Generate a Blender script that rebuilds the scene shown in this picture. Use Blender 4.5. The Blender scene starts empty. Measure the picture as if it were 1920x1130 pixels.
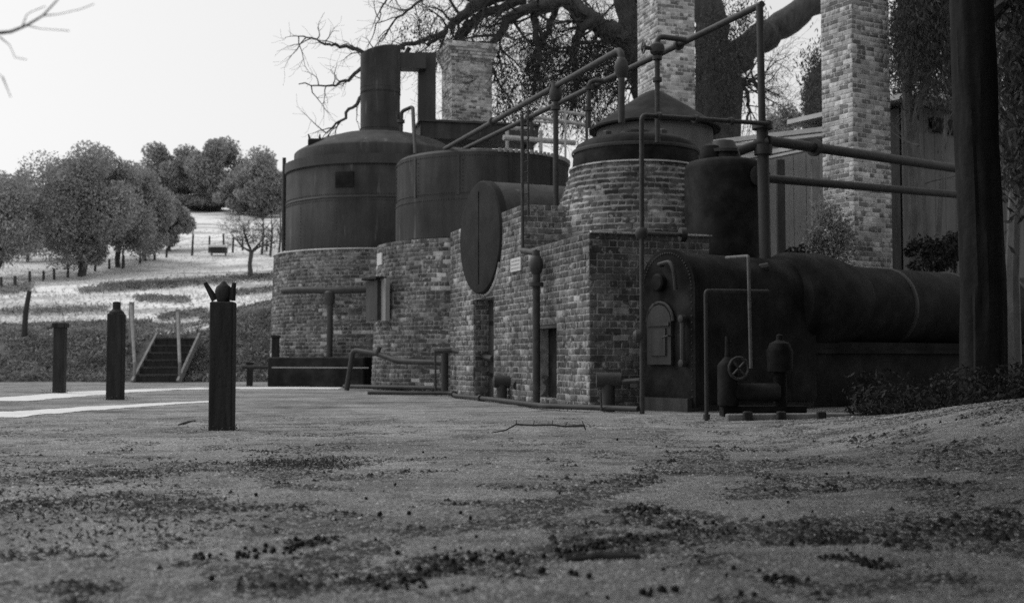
import bpy, math, random
import numpy as np
from mathutils import Vector
R = math.radians
rnd = random.Random(7)
rng = np.random.default_rng(11)
scene = bpy.context.scene
COL = scene.collection

# ---------------------------------------------------------------- camera, sky, sun, exposure
CAM_H = 0.70
TH = math.atan(107 / 2200)
cam = bpy.data.cameras.new('camera')
cam.sensor_width = 36
cam.lens = 36 * 2200 / 1920
cam.clip_start = 0.05
cam.clip_end = 3000
cam.dof.use_dof = True
cam.dof.focus_distance = 10.5
cam.dof.aperture_fstop = 2.5
camo = bpy.data.objects.new('camera', cam)
camo.location = (0, 0, CAM_H)
camo.rotation_euler = (R(90) + TH, 0, 0)
COL.objects.link(camo)
scene.camera = camo

SUN_AZ, SUN_EL = R(-62), R(48)          # azimuth measured from +Y towards +X
SUN = Vector((math.sin(SUN_AZ) * math.cos(SUN_EL), math.cos(SUN_AZ) * math.cos(SUN_EL), math.sin(SUN_EL)))
world = bpy.data.worlds.new('World')
scene.world = world
world.use_nodes = True
wn, wl = world.node_tree.nodes, world.node_tree.links
wn.clear()
wo = wn.new('ShaderNodeOutputWorld')
bg = wn.new('ShaderNodeBackground')
sky = wn.new('ShaderNodeTexSky')
sky.sky_type = 'NISHITA'
sky.sun_disc = False
sky.sun_elevation = SUN_EL
sky.sun_rotation = SUN_AZ
sky.air_density = 1.0
sky.dust_density = 4.0
bw = wn.new('ShaderNodeRGBToBW')        # black and white photograph: the sky carries no hue
pw = wn.new('ShaderNodeMath'); pw.operation = 'POWER'; pw.inputs[1].default_value = 0.30
ml = wn.new('ShaderNodeMath'); ml.operation = 'MULTIPLY'; ml.inputs[1].default_value = 5.6
wl.new(sky.outputs[0], bw.inputs[0]); wl.new(bw.outputs[0], pw.inputs[0]); wl.new(pw.outputs[0], ml.inputs[0])
wl.new(ml.outputs[0], bg.inputs[0]); wl.new(bg.outputs[0], wo.inputs[0])
bg.inputs[1].default_value = 0.10

sl = bpy.data.lights.new('sun', 'SUN')
sl.energy = 1.0                         # overcast: a broad weak sun from the left
sl.angle = R(28)
sl.color = (1.0, 1.0, 1.0)
so = bpy.data.objects.new('sun', sl)
so.rotation_euler = SUN.to_track_quat('Z', 'Y').to_euler()
so.location = (20, 40, 40)
COL.objects.link(so)

scene.view_settings.view_transform = 'Standard'
scene.view_settings.look = 'None'
scene.view_settings.gamma = 1
scene.view_settings.use_curve_mapping = False
scene.view_settings.exposure = 0.0
scene.cycles.max_bounces = 6
scene.cycles.use_denoising = False     # keeps a little grain, as the old film has

# ---------------------------------------------------------------- photograph <-> place
ST, CT = math.sin(TH), math.cos(TH)
def W(px, py, Y):
    """point of the place at depth Y that the photograph shows at pixel px, py"""
    a, b = (px - 960) / 2200, (565 - py) / 2200
    k = Y / (CT - b * ST)
    return Vector((a * k, Y, CAM_H + (ST + b * CT) * k))
def PXY(p):
    x, y, z = p[0], p[1], p[2] - CAM_H
    f, u = y * CT + z * ST, -y * ST + z * CT
    return 960 + 2200 * x / f, 565 - 2200 * u / f

# ---------------------------------------------------------------- numeric noise for shapes
def vnoise(x, y, seed=0):
    x = np.asarray(x, float); y = np.asarray(y, float)
    xi, yi = np.floor(x).astype(np.int64), np.floor(y).astype(np.int64)
    xf, yf = x - xi, y - yi
    xf, yf = xf * xf * (3 - 2 * xf), yf * yf * (3 - 2 * yf)
    def h(a, b):
        n = (a * 374761393 + b * 668265263 + seed * 1442695) & 0x7fffffff
        n = ((n ^ (n >> 13)) * 1274126177) & 0x7fffffff
        return ((n ^ (n >> 16)) & 0xffff) / 65535.0
    return (h(xi, yi) * (1 - xf) + h(xi + 1, yi) * xf) * (1 - yf) + (h(xi, yi + 1) * (1 - xf) + h(xi + 1, yi + 1) * xf) * yf
def fbm(x, y, seed=0, o=4):
    s, a, t = 0, 1, 0
    for i in range(o):
        s = s + a * vnoise(np.asarray(x) * 2 ** i, np.asarray(y) * 2 ** i, seed + i); t += a; a *= .5
    return s / t
def sstep(a, b, x):
    t = np.clip((np.asarray(x, float) - a) / (b - a), 0, 1)
    return t * t * (3 - 2 * t)

def terrain(x, y):
    x = np.asarray(x, float); y = np.asarray(y, float)
    z = 0.44 * sstep(1.9, 4.9, x - .10 * (y - 10)) * np.exp(-((y - 9.0) / 3.4) ** 2)
    z = z + 0.10 * sstep(-1.5, -6, x) * np.exp(-((y - 5.0) / 3.0) ** 2)
    near = 1 - sstep(14, 22, y)
    z = z + near * (0.035 * (fbm(x * .9, y * .9, 3) - .5) + 0.02 * (fbm(x * 4, y * 4, 5, 3) - .5))
    # shallow runnels that cross the yard from the lower left to the right
    d = (y - 5.2) - 0.62 * (x + .2) + .35 * (fbm(x * .8, y * .8, 9) - .5)
    z = z - near * .022 * np.exp(-(d / .14) ** 2)
    d2 = (y - 4.0) - 0.45 * (x + .2) + .3 * (fbm(x * .9, y * .9, 19) - .5)
    z = z - near * .014 * np.exp(-(d2 / .12) ** 2)
    # bank behind the yard, then the hill
    hb = np.interp(x, [-40, -16, -11, -7.5, -4, 6, 30], [1.5, 1.45, 1.45, 2.2, 2.4, 2.4, 2.4])
    yb = 35.2 + .5 * (fbm(x * .5, x * .1, 21) - .5)
    bank = sstep(0, 1, (y - yb) / 2.6)
    hill = np.interp(y, [38, 60, 80, 110, 130, 160, 250, 600], [0, 2.9, 6.2, 12.2, 15.6, 17.5, 19, 20])
    far = sstep(36, 45, y)
    z = z + hb * bank + hill + far * .5 * (fbm(x * .12, y * .12, 31) - .5) * (1 + .02 * y)
    return z
def G(px, py):
    """where the line of sight of a pixel meets the ground"""
    ys = np.concatenate([np.arange(2, 40, .02), np.arange(40, 400, .1)])
    a, b = (px - 960) / 2200, (565 - py) / 2200
    k = ys / (CT - b * ST)
    zs = CAM_H + (ST + b * CT) * k
    d = zs - terrain(a * k, ys)
    i = np.argmax(d < 0)
    if not (d < 0).any(): i = len(ys) - 1
    return Vector((a * k[i], ys[i], zs[i]))
def onG(x, y, dz=0):
    return Vector((x, y, float(terrain(x, y)) + dz))

# ---------------------------------------------------------------- materials (grey throughout, as the photograph)
def material(name, lo, hi, rough=.85, scale=6.0, stretch=(1, 1, 1), island=0.0, bump=.3, bscale=40, pale=None, translucent=0, spec=.3, fleck=None, blotch=None):
    m = bpy.data.materials.new(name)
    m.use_nodes = True
    n, l = m.node_tree.nodes, m.node_tree.links
    b = n['Principled BSDF']
    b.inputs['Roughness'].default_value = rough
    b.inputs['Specular IOR Level'].default_value = spec
    geo = n.new('ShaderNodeNewGeometry')
    mp = n.new('ShaderNodeMapping'); mp.inputs['Scale'].default_value = stretch
    l.new(geo.outputs['Position'], mp.inputs['Vector'])
    nz = n.new('ShaderNodeTexNoise'); nz.inputs['Scale'].default_value = scale; nz.inputs['Detail'].default_value = 8; nz.inputs['Roughness'].default_value = .65
    l.new(mp.outputs[0], nz.inputs['Vector'])
    mr = n.new('ShaderNodeMapRange')
    mr.inputs['From Min'].default_value = .32; mr.inputs['From Max'].default_value = .68
    mr.inputs['To Min'].default_value = lo; mr.inputs['To Max'].default_value = hi
    l.new(nz.outputs['Fac'], mr.inputs['Value'])
    val = mr.outputs[0]
    if island or pale:
        oi = n.new('ShaderNodeObjectInfo')
        ad = n.new('ShaderNodeMath'); ad.operation = 'MULTIPLY_ADD'; ad.inputs[1].default_value = 7.31
        l.new(oi.outputs['Random'], ad.inputs[0]); l.new(geo.outputs['Random Per Island'], ad.inputs[2])
        fr = n.new('ShaderNodeMath'); fr.operation = 'FRACT'; l.new(ad.outputs[0], fr.inputs[0])
        cr = n.new('ShaderNodeValToRGB')
        e = cr.color_ramp.elements
        pts = pale or [(0, 1 - island), (1, 1 + island)]
        while len(e) < len(pts): e.new(.5)
        for k, (p, v) in enumerate(pts):
            e[k].position = p; e[k].color = (v / 4, v / 4, v / 4, 1)
        l.new(fr.outputs[0], cr.inputs[0])
        mu = n.new('ShaderNodeMath'); mu.operation = 'MULTIPLY'
        m4 = n.new('ShaderNodeMath'); m4.operation = 'MULTIPLY'; m4.inputs[1].default_value = 4
        l.new(cr.outputs[0], m4.inputs[0]); l.new(m4.outputs[0], mu.inputs[0]); l.new(val, mu.inputs[1])
        val = mu.outputs[0]
    if fleck:
        fs, ft, fv = fleck
        n2 = n.new('ShaderNodeTexNoise'); n2.inputs['Scale'].default_value = fs; n2.inputs['Detail'].default_value = 3
        l.new(mp.outputs[0], n2.inputs['Vector'])
        st = n.new('ShaderNodeMapRange'); st.inputs['From Min'].default_value = ft; st.inputs['From Max'].default_value = ft + .06
        l.new(n2.outputs['Fac'], st.inputs['Value'])
        mx = n.new('ShaderNodeMix'); mx.data_type = 'FLOAT'
        l.new(st.outputs[0], mx.inputs[0]); l.new(val, mx.inputs[2]); mx.inputs[3].default_value = fv
        val = mx.outputs[0]
    if blotch:
        bs_, b0, b1 = blotch
        n3 = n.new('ShaderNodeTexNoise'); n3.inputs['Scale'].default_value = bs_; n3.inputs['Detail'].default_value = 7; n3.inputs['Roughness'].default_value = .62
        l.new(geo.outputs['Position'], n3.inputs['Vector'])
        m3 = n.new('ShaderNodeMapRange')
        for k_, v_ in zip(('From Min', 'From Max', 'To Min', 'To Max'), (.36, .64, b0, b1)): m3.inputs[k_].default_value = v_
        l.new(n3.outputs['Fac'], m3.inputs['Value'])
        mm = n.new('ShaderNodeMath'); mm.operation = 'MULTIPLY'
        l.new(val, mm.inputs[0]); l.new(m3.outputs[0], mm.inputs[1]); val = mm.outputs[0]
    l.new(val, b.inputs['Base Color'])
    if bump:
        nb = n.new('ShaderNodeTexNoise'); nb.inputs['Scale'].default_value = bscale; nb.inputs['Detail'].default_value = 6
        l.new(geo.outputs['Position'], nb.inputs['Vector'])
        bp = n.new('ShaderNodeBump'); bp.inputs['Strength'].default_value = bump; bp.inputs['Distance'].default_value = .01
        l.new(nb.outputs['Fac'], bp.inputs['Height']); l.new(bp.outputs[0], b.inputs['Normal'])
    if translucent:
        out = n['Material Output']
        tr = n.new('ShaderNodeBsdfTranslucent'); ms = n.new('ShaderNodeMixShader'); ms.inputs[0].default_value = translucent
        l.new(val, tr.inputs[0]); l.new(b.outputs[0], ms.inputs[1]); l.new(tr.outputs[0], ms.inputs[2]); l.new(ms.outputs[0], out.inputs[0])
    return m

BRICK_PTS = [(0, .50), (.3, .78), (.6, 1.0), (.8, 1.25), (.95, 1.55), (.965, 2.4), (1, 2.8)]
M = {}
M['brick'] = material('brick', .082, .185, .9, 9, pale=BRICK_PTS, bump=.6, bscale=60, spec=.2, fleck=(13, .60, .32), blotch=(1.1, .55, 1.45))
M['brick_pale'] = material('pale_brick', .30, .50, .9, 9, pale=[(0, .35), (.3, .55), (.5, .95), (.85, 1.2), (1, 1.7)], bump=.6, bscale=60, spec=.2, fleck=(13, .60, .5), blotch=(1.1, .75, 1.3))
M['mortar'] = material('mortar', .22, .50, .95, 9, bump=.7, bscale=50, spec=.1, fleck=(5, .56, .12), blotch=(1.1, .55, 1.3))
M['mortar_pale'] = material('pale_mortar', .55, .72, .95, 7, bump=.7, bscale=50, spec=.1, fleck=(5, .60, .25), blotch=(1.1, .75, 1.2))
M['iron'] = material('dark_iron', .030, .060, .62, 3, (1, 1, .25), bump=.25, bscale=14, spec=.35)
M['rust'] = material('rusty_plate', .022, .060, .72, 2.6, (1, 1, .16), bump=.35, bscale=14, spec=.3, fleck=(4.5, .64, .095), blotch=(.7, .65, 1.4))
M['boiler'] = material('sooty_boiler_plate', .009, .026, .7, 3, bump=.3, bscale=12, spec=.12, blotch=(1.5, .6, 1.4))
M['pipe'] = material('pipe_iron', .030, .060, .6, 9, bump=.2, bscale=40, spec=.35)
M['plate'] = material('dull_end_plate', .018, .034, .8, 3, bump=.2, bscale=16, spec=.12)
M['worn'] = material('worn_pipe', .09, .16, .6, 12, bump=.1, spec=.3)
M['pipe_pale'] = material('sunlit_pipe', .35, .55, .5, 12, bump=.1, spec=.4)  # pale tone puts sun on the pipe tops into the colour
M['timber'] = material('dark_timber', .035, .07, .85, 8, (1, 1, .15), bump=.4, bscale=30)
M['grey_timber'] = material('weathered_timber', .18, .32, .9, 8, (1, 1, .2), bump=.4, bscale=30)
M['post'] = material('tarred_post', .014, .042, .8, 16, (1, 1, .10), bump=.9, bscale=26)
M['plaque'] = material('pale_plaque', .50, .66, .6, 20, bump=.1, fleck=(30, .62, .3))
M['strip_pale'] = material('white_strip', .66, .82, .95, 3, bump=.4, bscale=30, spec=.1)
M['bark_dark'] = material('dark_bark', .018, .036, .95, 9, (1, 1, .25), bump=1.0, bscale=14, spec=.1)
M['bark'] = material('bark', .045, .10, .95, 7, (1, 1, .3), bump=.9, bscale=12)
M['bark_pale'] = material('pale_bark', .10, .2, .95, 7, (1, 1, .3), bump=.6, bscale=14)
M['leaf'] = material('oak_leaf', .05, .10, .7, .5, island=.45, bump=0, translucent=.35)
M['weed_low'] = material('low_weed', .06, .14, .9, 3, island=.5, bump=0, translucent=.2)
M['leaf_dark'] = material('dark_leaf', .015, .035, .8, 1, island=.4, bump=0, translucent=.2)
M['leaf_hill'] = material('hazy_hill_leaf', .26, .40, .7, .35, island=.4, bump=0, translucent=.3)  # lightened so that distance haze sits in the leaf colour
M['leaf_pale'] = material('pale_shrub_leaf', .20, .32, .7, 2, island=.5, bump=0, translucent=.35)
M['grass'] = material('dry_grass', .46, .60, .9, .6, island=.08, bump=0, translucent=.3)
M['weed'] = material('bank_weed', .16, .36, .9, 1.1, island=.35, bump=0, translucent=.3)
M['pebble'] = material('pebble', .26, .38, .9, 20, island=.5, bump=0, pale=[(0, .5), (.6, .85), (.93, 1.1), (1, 1.8)])
M['nut'] = material('dark_nut', .016, .032, .85, 40, bump=.5, bscale=120)
M['litter'] = material('litter_and_shade', .03, .075, .9, 10, island=.5, bump=0)
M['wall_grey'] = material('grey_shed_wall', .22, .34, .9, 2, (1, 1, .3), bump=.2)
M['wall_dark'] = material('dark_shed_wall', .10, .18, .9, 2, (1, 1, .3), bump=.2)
M['roof_pale'] = material('iron_roof', .45, .6, .5, 4, bump=.1)
M['white'] = material('white_paint', .65, .8, .6, 6, bump=.1)

# ---------------------------------------------------------------- object helpers
def props(o, label=None, cat=None, group=None, kind=None):
    if label: o['label'] = label
    if cat: o['category'] = cat
    if group: o['group'] = group
    if kind: o['kind'] = kind
    return o
def thing(name, label, cat, loc, group=None):
    o = bpy.data.objects.new(name, None)
    o.empty_display_size = .2
    o.location = loc
    COL.objects.link(o)
    return props(o, label, cat, group)
def mesh_from(name, V, F, mat, smooth=False):
    me = bpy.data.meshes.new(name)
    me.from_pydata([tuple(v) for v in V], [], F)
    me.materials.append(mat)
    if smooth: me.shade_smooth()
    return me
def mesh_np(name, V, F, mat, smooth=False):
    """V (n,3), F (m,k) arrays with k corners per face"""
    me = bpy.data.meshes.new(name)
    V = np.ascontiguousarray(V, np.float32); F = np.ascontiguousarray(F, np.int32)
    m, k = F.shape
    me.vertices.add(len(V)); me.vertices.foreach_set('co', V.ravel())
    me.loops.add(m * k); me.loops.foreach_set('vertex_index', F.ravel())
    me.polygons.add(m)
    me.polygons.foreach_set('loop_start', np.arange(0, m * k, k, dtype=np.int32))
    me.update(calc_edges=True)
    me.materials.append(mat)
    if smooth: me.shade_smooth()
    return me
def root_of(o):
    p = Vector((0, 0, 0))
    while o is not None:
        p = p + Vector(o.location); o = o.parent
    return p
def link(name, me, parent=None, loc=None):
    """a mesh written in world coordinates, hung under its thing"""
    o = bpy.data.objects.new(name, me)
    if parent is not None:
        base = root_of(parent)
        o.parent = parent
        o.location = (Vector(loc) if loc is not None else Vector((0, 0, 0))) - base
    elif loc is not None:
        o.location = loc
    COL.objects.link(o)
    return o

class MB:
    def __init__(self): self.V = []; self.F = []
    def add(self, V, F):
        n = len(self.V); self.V += [Vector(v) for v in V]; self.F += [tuple(i + n for i in f) for f in F]; return self
    def box(self, c, s, ang=0, ux=None, uy=None, uz=None):
        ux = Vector(ux) if ux is not None else Vector((math.cos(ang), math.sin(ang), 0))
        uy = Vector(uy) if uy is not None else Vector((-math.sin(ang), math.cos(ang), 0))
        uz = Vector(uz) if uz is not None else Vector((0, 0, 1))
        c = Vector(c)
        V = [c + ux * (s[0] / 2 * i) + uy * (s[1] / 2 * j) + uz * (s[2] / 2 * k) for i in (-1, 1) for j in (-1, 1) for k in (-1, 1)]
        return self.add(V, [(0, 1, 3, 2), (4, 6, 7, 5), (0, 4, 5, 1), (2, 3, 7, 6), (0, 2, 6, 4), (1, 5, 7, 3)])
    def bbox(self, c, s, bev, ang=0):
        """box with chamfered vertical and top edges"""
        ux = Vector((math.cos(ang), math.sin(ang), 0)); uy = Vector((-math.sin(ang), math.cos(ang), 0)); c = Vector(c)
        hx, hy, hz = s[0] / 2, s[1] / 2, s[2] / 2
        def ring(ix, z):
            a, b, e = hx - ix, hy - ix, bev
            pts = [(-a + e, -b), (a - e, -b), (a, -b + e), (a, b - e), (a - e, b), (-a + e, b), (-a, b - e), (-a, -b + e)]
            return [c + ux * p[0] + uy * p[1] + Vector((0, 0, z)) for p in pts]
        rs = [ring(0, -hz), ring(0, hz - bev), ring(bev, hz)]
        V = sum(rs, []); F = []
        for k in range(2):
            for i in range(8):
                j = (i + 1) % 8
                F.append((k * 8 + i, k * 8 + j, k * 8 + 8 + j, k * 8 + 8 + i))
        F.append(tuple(range(16, 24))); F.append(tuple(range(7, -1, -1)))
        return self.add(V, F)
    def tube(self, pts, rad, n=10, cap=True, bend=0):
        pts = [Vector(p) for p in pts]
        if not isinstance(rad, (list, tuple)): rad = [rad] * len(pts)
        if bend:
            q, qr = [pts[0]], [rad[0]]
            for i in range(1, len(pts) - 1):
                a, b, c = pts[i - 1], pts[i], pts[i + 1]
                e = min(bend, (a - b).length * .45, (c - b).length * .45)
                s, t = b + (a - b).normalized() * e, b + (c - b).normalized() * e
                for k in range(5):
                    w = k / 4
                    q.append(s * (1 - w) ** 2 + b * 2 * w * (1 - w) + t * w * w); qr.append(rad[i])
            q.append(pts[-1]); qr.append(rad[-1]); pts, rad = q, qr
        V, F = [], []
        prev = None
        for i, p in enumerate(pts):
            d = (pts[min(i + 1, len(pts) - 1)] - pts[max(i - 1, 0)])
            if d.length < 1e-9: d = Vector((0, 0, 1))
            d.normalize()
            if prev is None:
                u = d.orthogonal().normalized()
            else:
                u = prev - d * prev.dot(d)
                u = u.normalized() if u.length > 1e-6 else d.orthogonal().normalized()
            prev = u
            v = d.cross(u)
            for k in range(n):
                a = 2 * math.pi * k / n
                V.append(p + (u * math.cos(a) + v * math.sin(a)) * rad[i])
        for i in range(len(pts) - 1):
            for k in range(n):
                j = (k + 1) % n
                F.append((i * n + k, i * n + j, (i + 1) * n + j, (i + 1) * n + k))
        if cap:
            F.append(tuple(range(n - 1, -1, -1))); F.append(tuple(range((len(pts) - 1) * n, len(pts) * n)))
        return self.add(V, F)
    def lathe(self, c, prof, n=32, axis=(0, 0, 1), cap=True):
        """prof: (radius, height along axis)"""
        c = Vector(c); ax = Vector(axis).normalized()
        u = ax.orthogonal().normalized() if abs(ax.z) < .9 else Vector((1, 0, 0))
        v = ax.cross(u)
        V, F = [], []
        for r, h in prof:
            for k in range(n):
                a = 2 * math.pi * k / n
                V.append(c + ax * h + (u * math.cos(a) + v * math.sin(a)) * r)
        for i in range(len(prof) - 1):
            for k in range(n):
                j = (k + 1) % n
                F.append((i * n + k, i * n + j, (i + 1) * n + j, (i + 1) * n + k))
        if cap:
            F.append(tuple(range(n - 1, -1, -1))); F.append(tuple(range((len(prof) - 1) * n, len(prof) * n)))
        return self.add(V, F)
    def build(self, name, mat, parent=None, smooth=False, label=None):
        base = root_of(parent) if parent is not None else Vector((0, 0, 0))
        me = mesh_from(name, [v - base for v in self.V], self.F, mat, False)
        if smooth:
            me.shade_smooth()
            try: me.set_sharp_from_angle(angle=R(38))
            except Exception: pass
        o = bpy.data.objects.new(name, me)
        if parent is not None: o.parent = parent
        COL.objects.link(o)
        if label: o['label'] = label
        return o

# ---------------------------------------------------------------- bricks
COURSE, BL, BH, BD = .094, .222, .079, .055
JT = .016
def brick_variant(seed, L):
    r = random.Random(seed)
    h = L / 2
    j = lambda s: r.uniform(-s, s)
    V = []
    for (y, ins) in ((BD, 0), (.005, 0), (0, .006)):
        for sx, sz in ((-1, -1), (1, -1), (1, 1), (-1, 1)):
            V.append((sx * (h - ins) + j(.004), y + (j(.0025) if y == 0 else 0), sz * (BH / 2 - ins) + j(.004)))
    F = [(8, 9, 10, 11)]
    for k in (0, 4):
        for i in range(4):
            a = (i + 1) % 4
            F.append((k + i, k + a, k + 4 + a, k + 4 + i))
    return V, F
STR = [brick_variant(i, BL) for i in range(6)]
HDR = [brick_variant(20 + i, .105) for i in range(4)]
def brick_meshes(mat):
    return [mesh_from('brick', v, f, mat) for v, f in STR], [mesh_from('brick', v, f, mat) for v, f in HDR]
BM = {k: brick_meshes(M[k]) for k in ('brick', 'brick_pale')}

class Bricks:
    """collects the bricks of one thing; build() makes those that show largest single parts, the others one mass"""
    def __init__(self): self.L = []
    def one(self, p, n_ang, length, head, jit=.0022, tilt=0):
        self.L.append((Vector(p), n_ang, length, head, rnd.uniform(-jit, jit), tilt + rnd.gauss(0, .006)))
    def flat(self, P0, du, n, L, z0, z1, openings=(), skip=None, inset=.003, headers=.35, jit=.0022):
        """a flat face: P0 its lower left end, du along it, n outward"""
        P0, du, n = Vector(P0), Vector(du).normalized(), Vector(n).normalized()
        ang = math.atan2(n.y, n.x)
        k = int(round(z0 / COURSE))
        while (k + 1) * COURSE <= z1 + .02:
            z = (k + .5) * COURSE
            iv = [(inset, L - inset)]
            for (a, b, c, d) in openings:
                if c < z < d:
                    nv = []
                    for (s, e) in iv:
                        if a > s: nv.append((s, min(e, a)))
                        if b < e: nv.append((max(s, b), e))
                    iv = [q for q in nv if q[1] - q[0] > .03]
            head = (k % 3 == 0) if rnd.random() > .15 else rnd.random() < headers
            for (s, e) in iv:
                step = (.105 if head else BL) + JT
                ph = (0 if k % 2 else .5) * step
                u = s - (ph if ph else 0)
                while u < e:
                    a, b = max(u, s), min(u + step - JT, e)
                    if b - a > .035:
                        c = (a + b) / 2
                        hd = b - a < .15
                        p = P0 + du * c + Vector((0, 0, z))
                        if skip is None or not skip(c, z):
                            self.one(p, ang, b - a, hd, jit)
                    u += step
            k += 1
    def drum(self, c, Rf, z0, z1, a0, a1, headers=.3, openings=()):
        c = Vector(c)
        k = int(round(z0 / COURSE))
        while (k + 1) * COURSE <= z1 + .02:
            z = (k + .5) * COURSE
            r = Rf(z)
            head = (k % 3 == 0)
            step = ((.105 if head else BL) + JT) / r
            a = a0 + (0 if k % 2 else .5) * step
            while a < a1:
                ok = True
                for (b0, b1, c0, c1) in openings:
                    if b0 < a < b1 and c0 < z < c1: ok = False
                if ok:
                    self.one(c + Vector((math.cos(a) * r, math.sin(a) * r, z)), a, step * r - JT, head)
                a += step
            k += 1
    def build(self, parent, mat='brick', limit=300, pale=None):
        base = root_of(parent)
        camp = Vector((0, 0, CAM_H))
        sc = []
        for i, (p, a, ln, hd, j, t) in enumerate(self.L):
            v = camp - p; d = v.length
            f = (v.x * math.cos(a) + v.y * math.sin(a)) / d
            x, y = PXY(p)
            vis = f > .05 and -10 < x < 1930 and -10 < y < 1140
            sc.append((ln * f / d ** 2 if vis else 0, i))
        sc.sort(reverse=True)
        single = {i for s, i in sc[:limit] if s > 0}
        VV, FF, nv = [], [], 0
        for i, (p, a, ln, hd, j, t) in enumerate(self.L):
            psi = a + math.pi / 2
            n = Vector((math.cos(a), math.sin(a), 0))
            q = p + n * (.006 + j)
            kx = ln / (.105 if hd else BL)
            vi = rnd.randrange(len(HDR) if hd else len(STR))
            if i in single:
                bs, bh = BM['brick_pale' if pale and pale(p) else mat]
                o = bpy.data.objects.new('brick', (bh if hd else bs)[vi])
                o.parent = parent; o.location = q - base
                o.rotation_euler = (0, t, psi); o.scale = (kx, 1, 1)
                COL.objects.link(o)
            else:
                v, f = (HDR if hd else STR)[vi]
                v = np.array(v) * (kx, 1, 1)
                c, s = math.cos(psi), math.sin(psi)
                ct, st = math.cos(t), math.sin(t)
                x, y, z = v[:, 0], v[:, 1], v[:, 2]
                x, z = x * ct + z * st, -x * st + z * ct
                VV.append(np.stack([x * c - y * s + q.x - base.x, x * s + y * c + q.y - base.y, z + q.z - base.z], 1))
                FF.append(np.array(f) + nv); nv += len(v)
        if VV:
            me = mesh_np('bricks', np.concatenate(VV), np.concatenate(FF), M[mat])
            o = bpy.data.objects.new('brickwork', me); o.parent = parent; COL.objects.link(o)
            o['kind'] = 'stuff'

# ---------------------------------------------------------------- ground
def ground_material():
    m = bpy.data.materials.new('gravel_and_grass')
    m.use_nodes = True
    n, l = m.node_tree.nodes, m.node_tree.links
    b = n['Principled BSDF']; b.inputs['Roughness'].default_value = .95; b.inputs['Specular IOR Level'].default_value = .15
    geo = n.new('ShaderNodeNewGeometry')
    def noise(sc, det=6, ro=.6, st=(1, 1, 1)):
        mp = n.new('ShaderNodeMapping'); mp.inputs['Scale'].default_value = st
        l.new(geo.outputs['Position'], mp.inputs[0])
        t = n.new('ShaderNodeTexNoise'); t.inputs['Scale'].default_value = sc; t.inputs['Detail'].default_value = det; t.inputs['Roughness'].default_value = ro
        l.new(mp.outputs[0], t.inputs['Vector']); return t.outputs['Fac']
    def rmap(v, a, b_, c, d):
        t = n.new('ShaderNodeMapRange')
        for k, x in zip(('From Min', 'From Max', 'To Min', 'To Max'), (a, b_, c, d)): t.inputs[k].default_value = x
        l.new(v, t.inputs['Value']); return t.outputs[0]
    def math2(op, a, b_):
        t = n.new('ShaderNodeMath'); t.operation = op
        for k, x in enumerate((a, b_)):
            if isinstance(x, (int, float)): t.inputs[k].default_value = x
            else: l.new(x, t.inputs[k])
        return t.outputs[0]
    fine = rmap(noise(48, 5, .75), .32, .68, .25, 1.75)
    mid = rmap(noise(9, 5, .6), .3, .7, .75, 1.25)
    patch = math2('MULTIPLY', rmap(noise(1.6, 6, .68, (1, 1.7, 1)), .50, .64, 1.0, .42), rmap(noise(.45, 4, .6, (1, 1.6, 1)), .38, .62, 1.15, .62))     # litter and damp soil
    grav = math2('MULTIPLY', math2('MULTIPLY', fine, mid), patch)
    grav = math2('MULTIPLY', grav, .30)
    gfine = rmap(noise(3.0, 6, .7, (1, .5, 1)), .3, .7, .84, 1.16)
    gbig = rmap(noise(.16, 4, .6, (1, 2.2, 1)), .40, .58, .55, 1.1)
    gr = math2('MULTIPLY', math2('MULTIPLY', gfine, gbig), .78)
    weed = math2('MULTIPLY', rmap(noise(2.2, 6, .7), .3, .7, .5, 1.5), .15)
    sx = n.new('ShaderNodeSeparateXYZ'); l.new(geo.outputs['Position'], sx.inputs[0])
    wob = math2('MULTIPLY', noise(.8, 4), 1.6)
    yy = math2('ADD', sx.outputs['Y'], wob)
    f1 = rmap(yy, 35.6, 36.2, 0, 1)        # yard -> bank
    f2 = rmap(yy, 38.2, 39.2, 0, 1)        # bank -> grass hill
    def mix(f, a, b_):
        t = n.new('ShaderNodeMix'); t.data_type = 'FLOAT'
        l.new(f, t.inputs[0]); l.new(a, t.inputs[2]); l.new(b_, t.inputs[3]); return t.outputs[0]
    l.new(mix(f2, mix(f1, grav, weed), gr), b.inputs['Base Color'])
    bp = n.new('ShaderNodeBump'); bp.inputs['Strength'].default_value = .9; bp.inputs['Distance'].default_value = .012
    hsum = math2('ADD', noise(75, 4, .7), math2('MULTIPLY', noise(18, 4), 1.5))
    l.new(hsum, bp.inputs['Height']); l.new(bp.outputs[0], b.inputs['Normal'])
    return m
M['ground'] = ground_material()
gx = np.concatenate([-np.geomspace(400, 9, 45), np.arange(-8.6, 8.6, .075), np.geomspace(9, 400, 45)])
gy = np.concatenate([np.linspace(-60, 1.5, 20), np.arange(1.7, 13, .055), np.arange(13, 46, .16), np.geomspace(46.3, 900, 110)])
XX, YY = np.meshgrid(gx, gy)
ZZ = terrain(XX, YY)
nx, ny = len(gx), len(gy)
idx = np.arange(nx * ny).reshape(ny, nx)
Fq = np.stack([idx[:-1, :-1], idx[:-1, 1:], idx[1:, 1:], idx[1:, :-1]], -1).reshape(-1, 4)
g = link('ground', mesh_np('ground', np.stack([XX, YY, ZZ], -1).reshape(-1, 3), Fq, M['ground'], True))
g['kind'] = 'structure'

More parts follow.
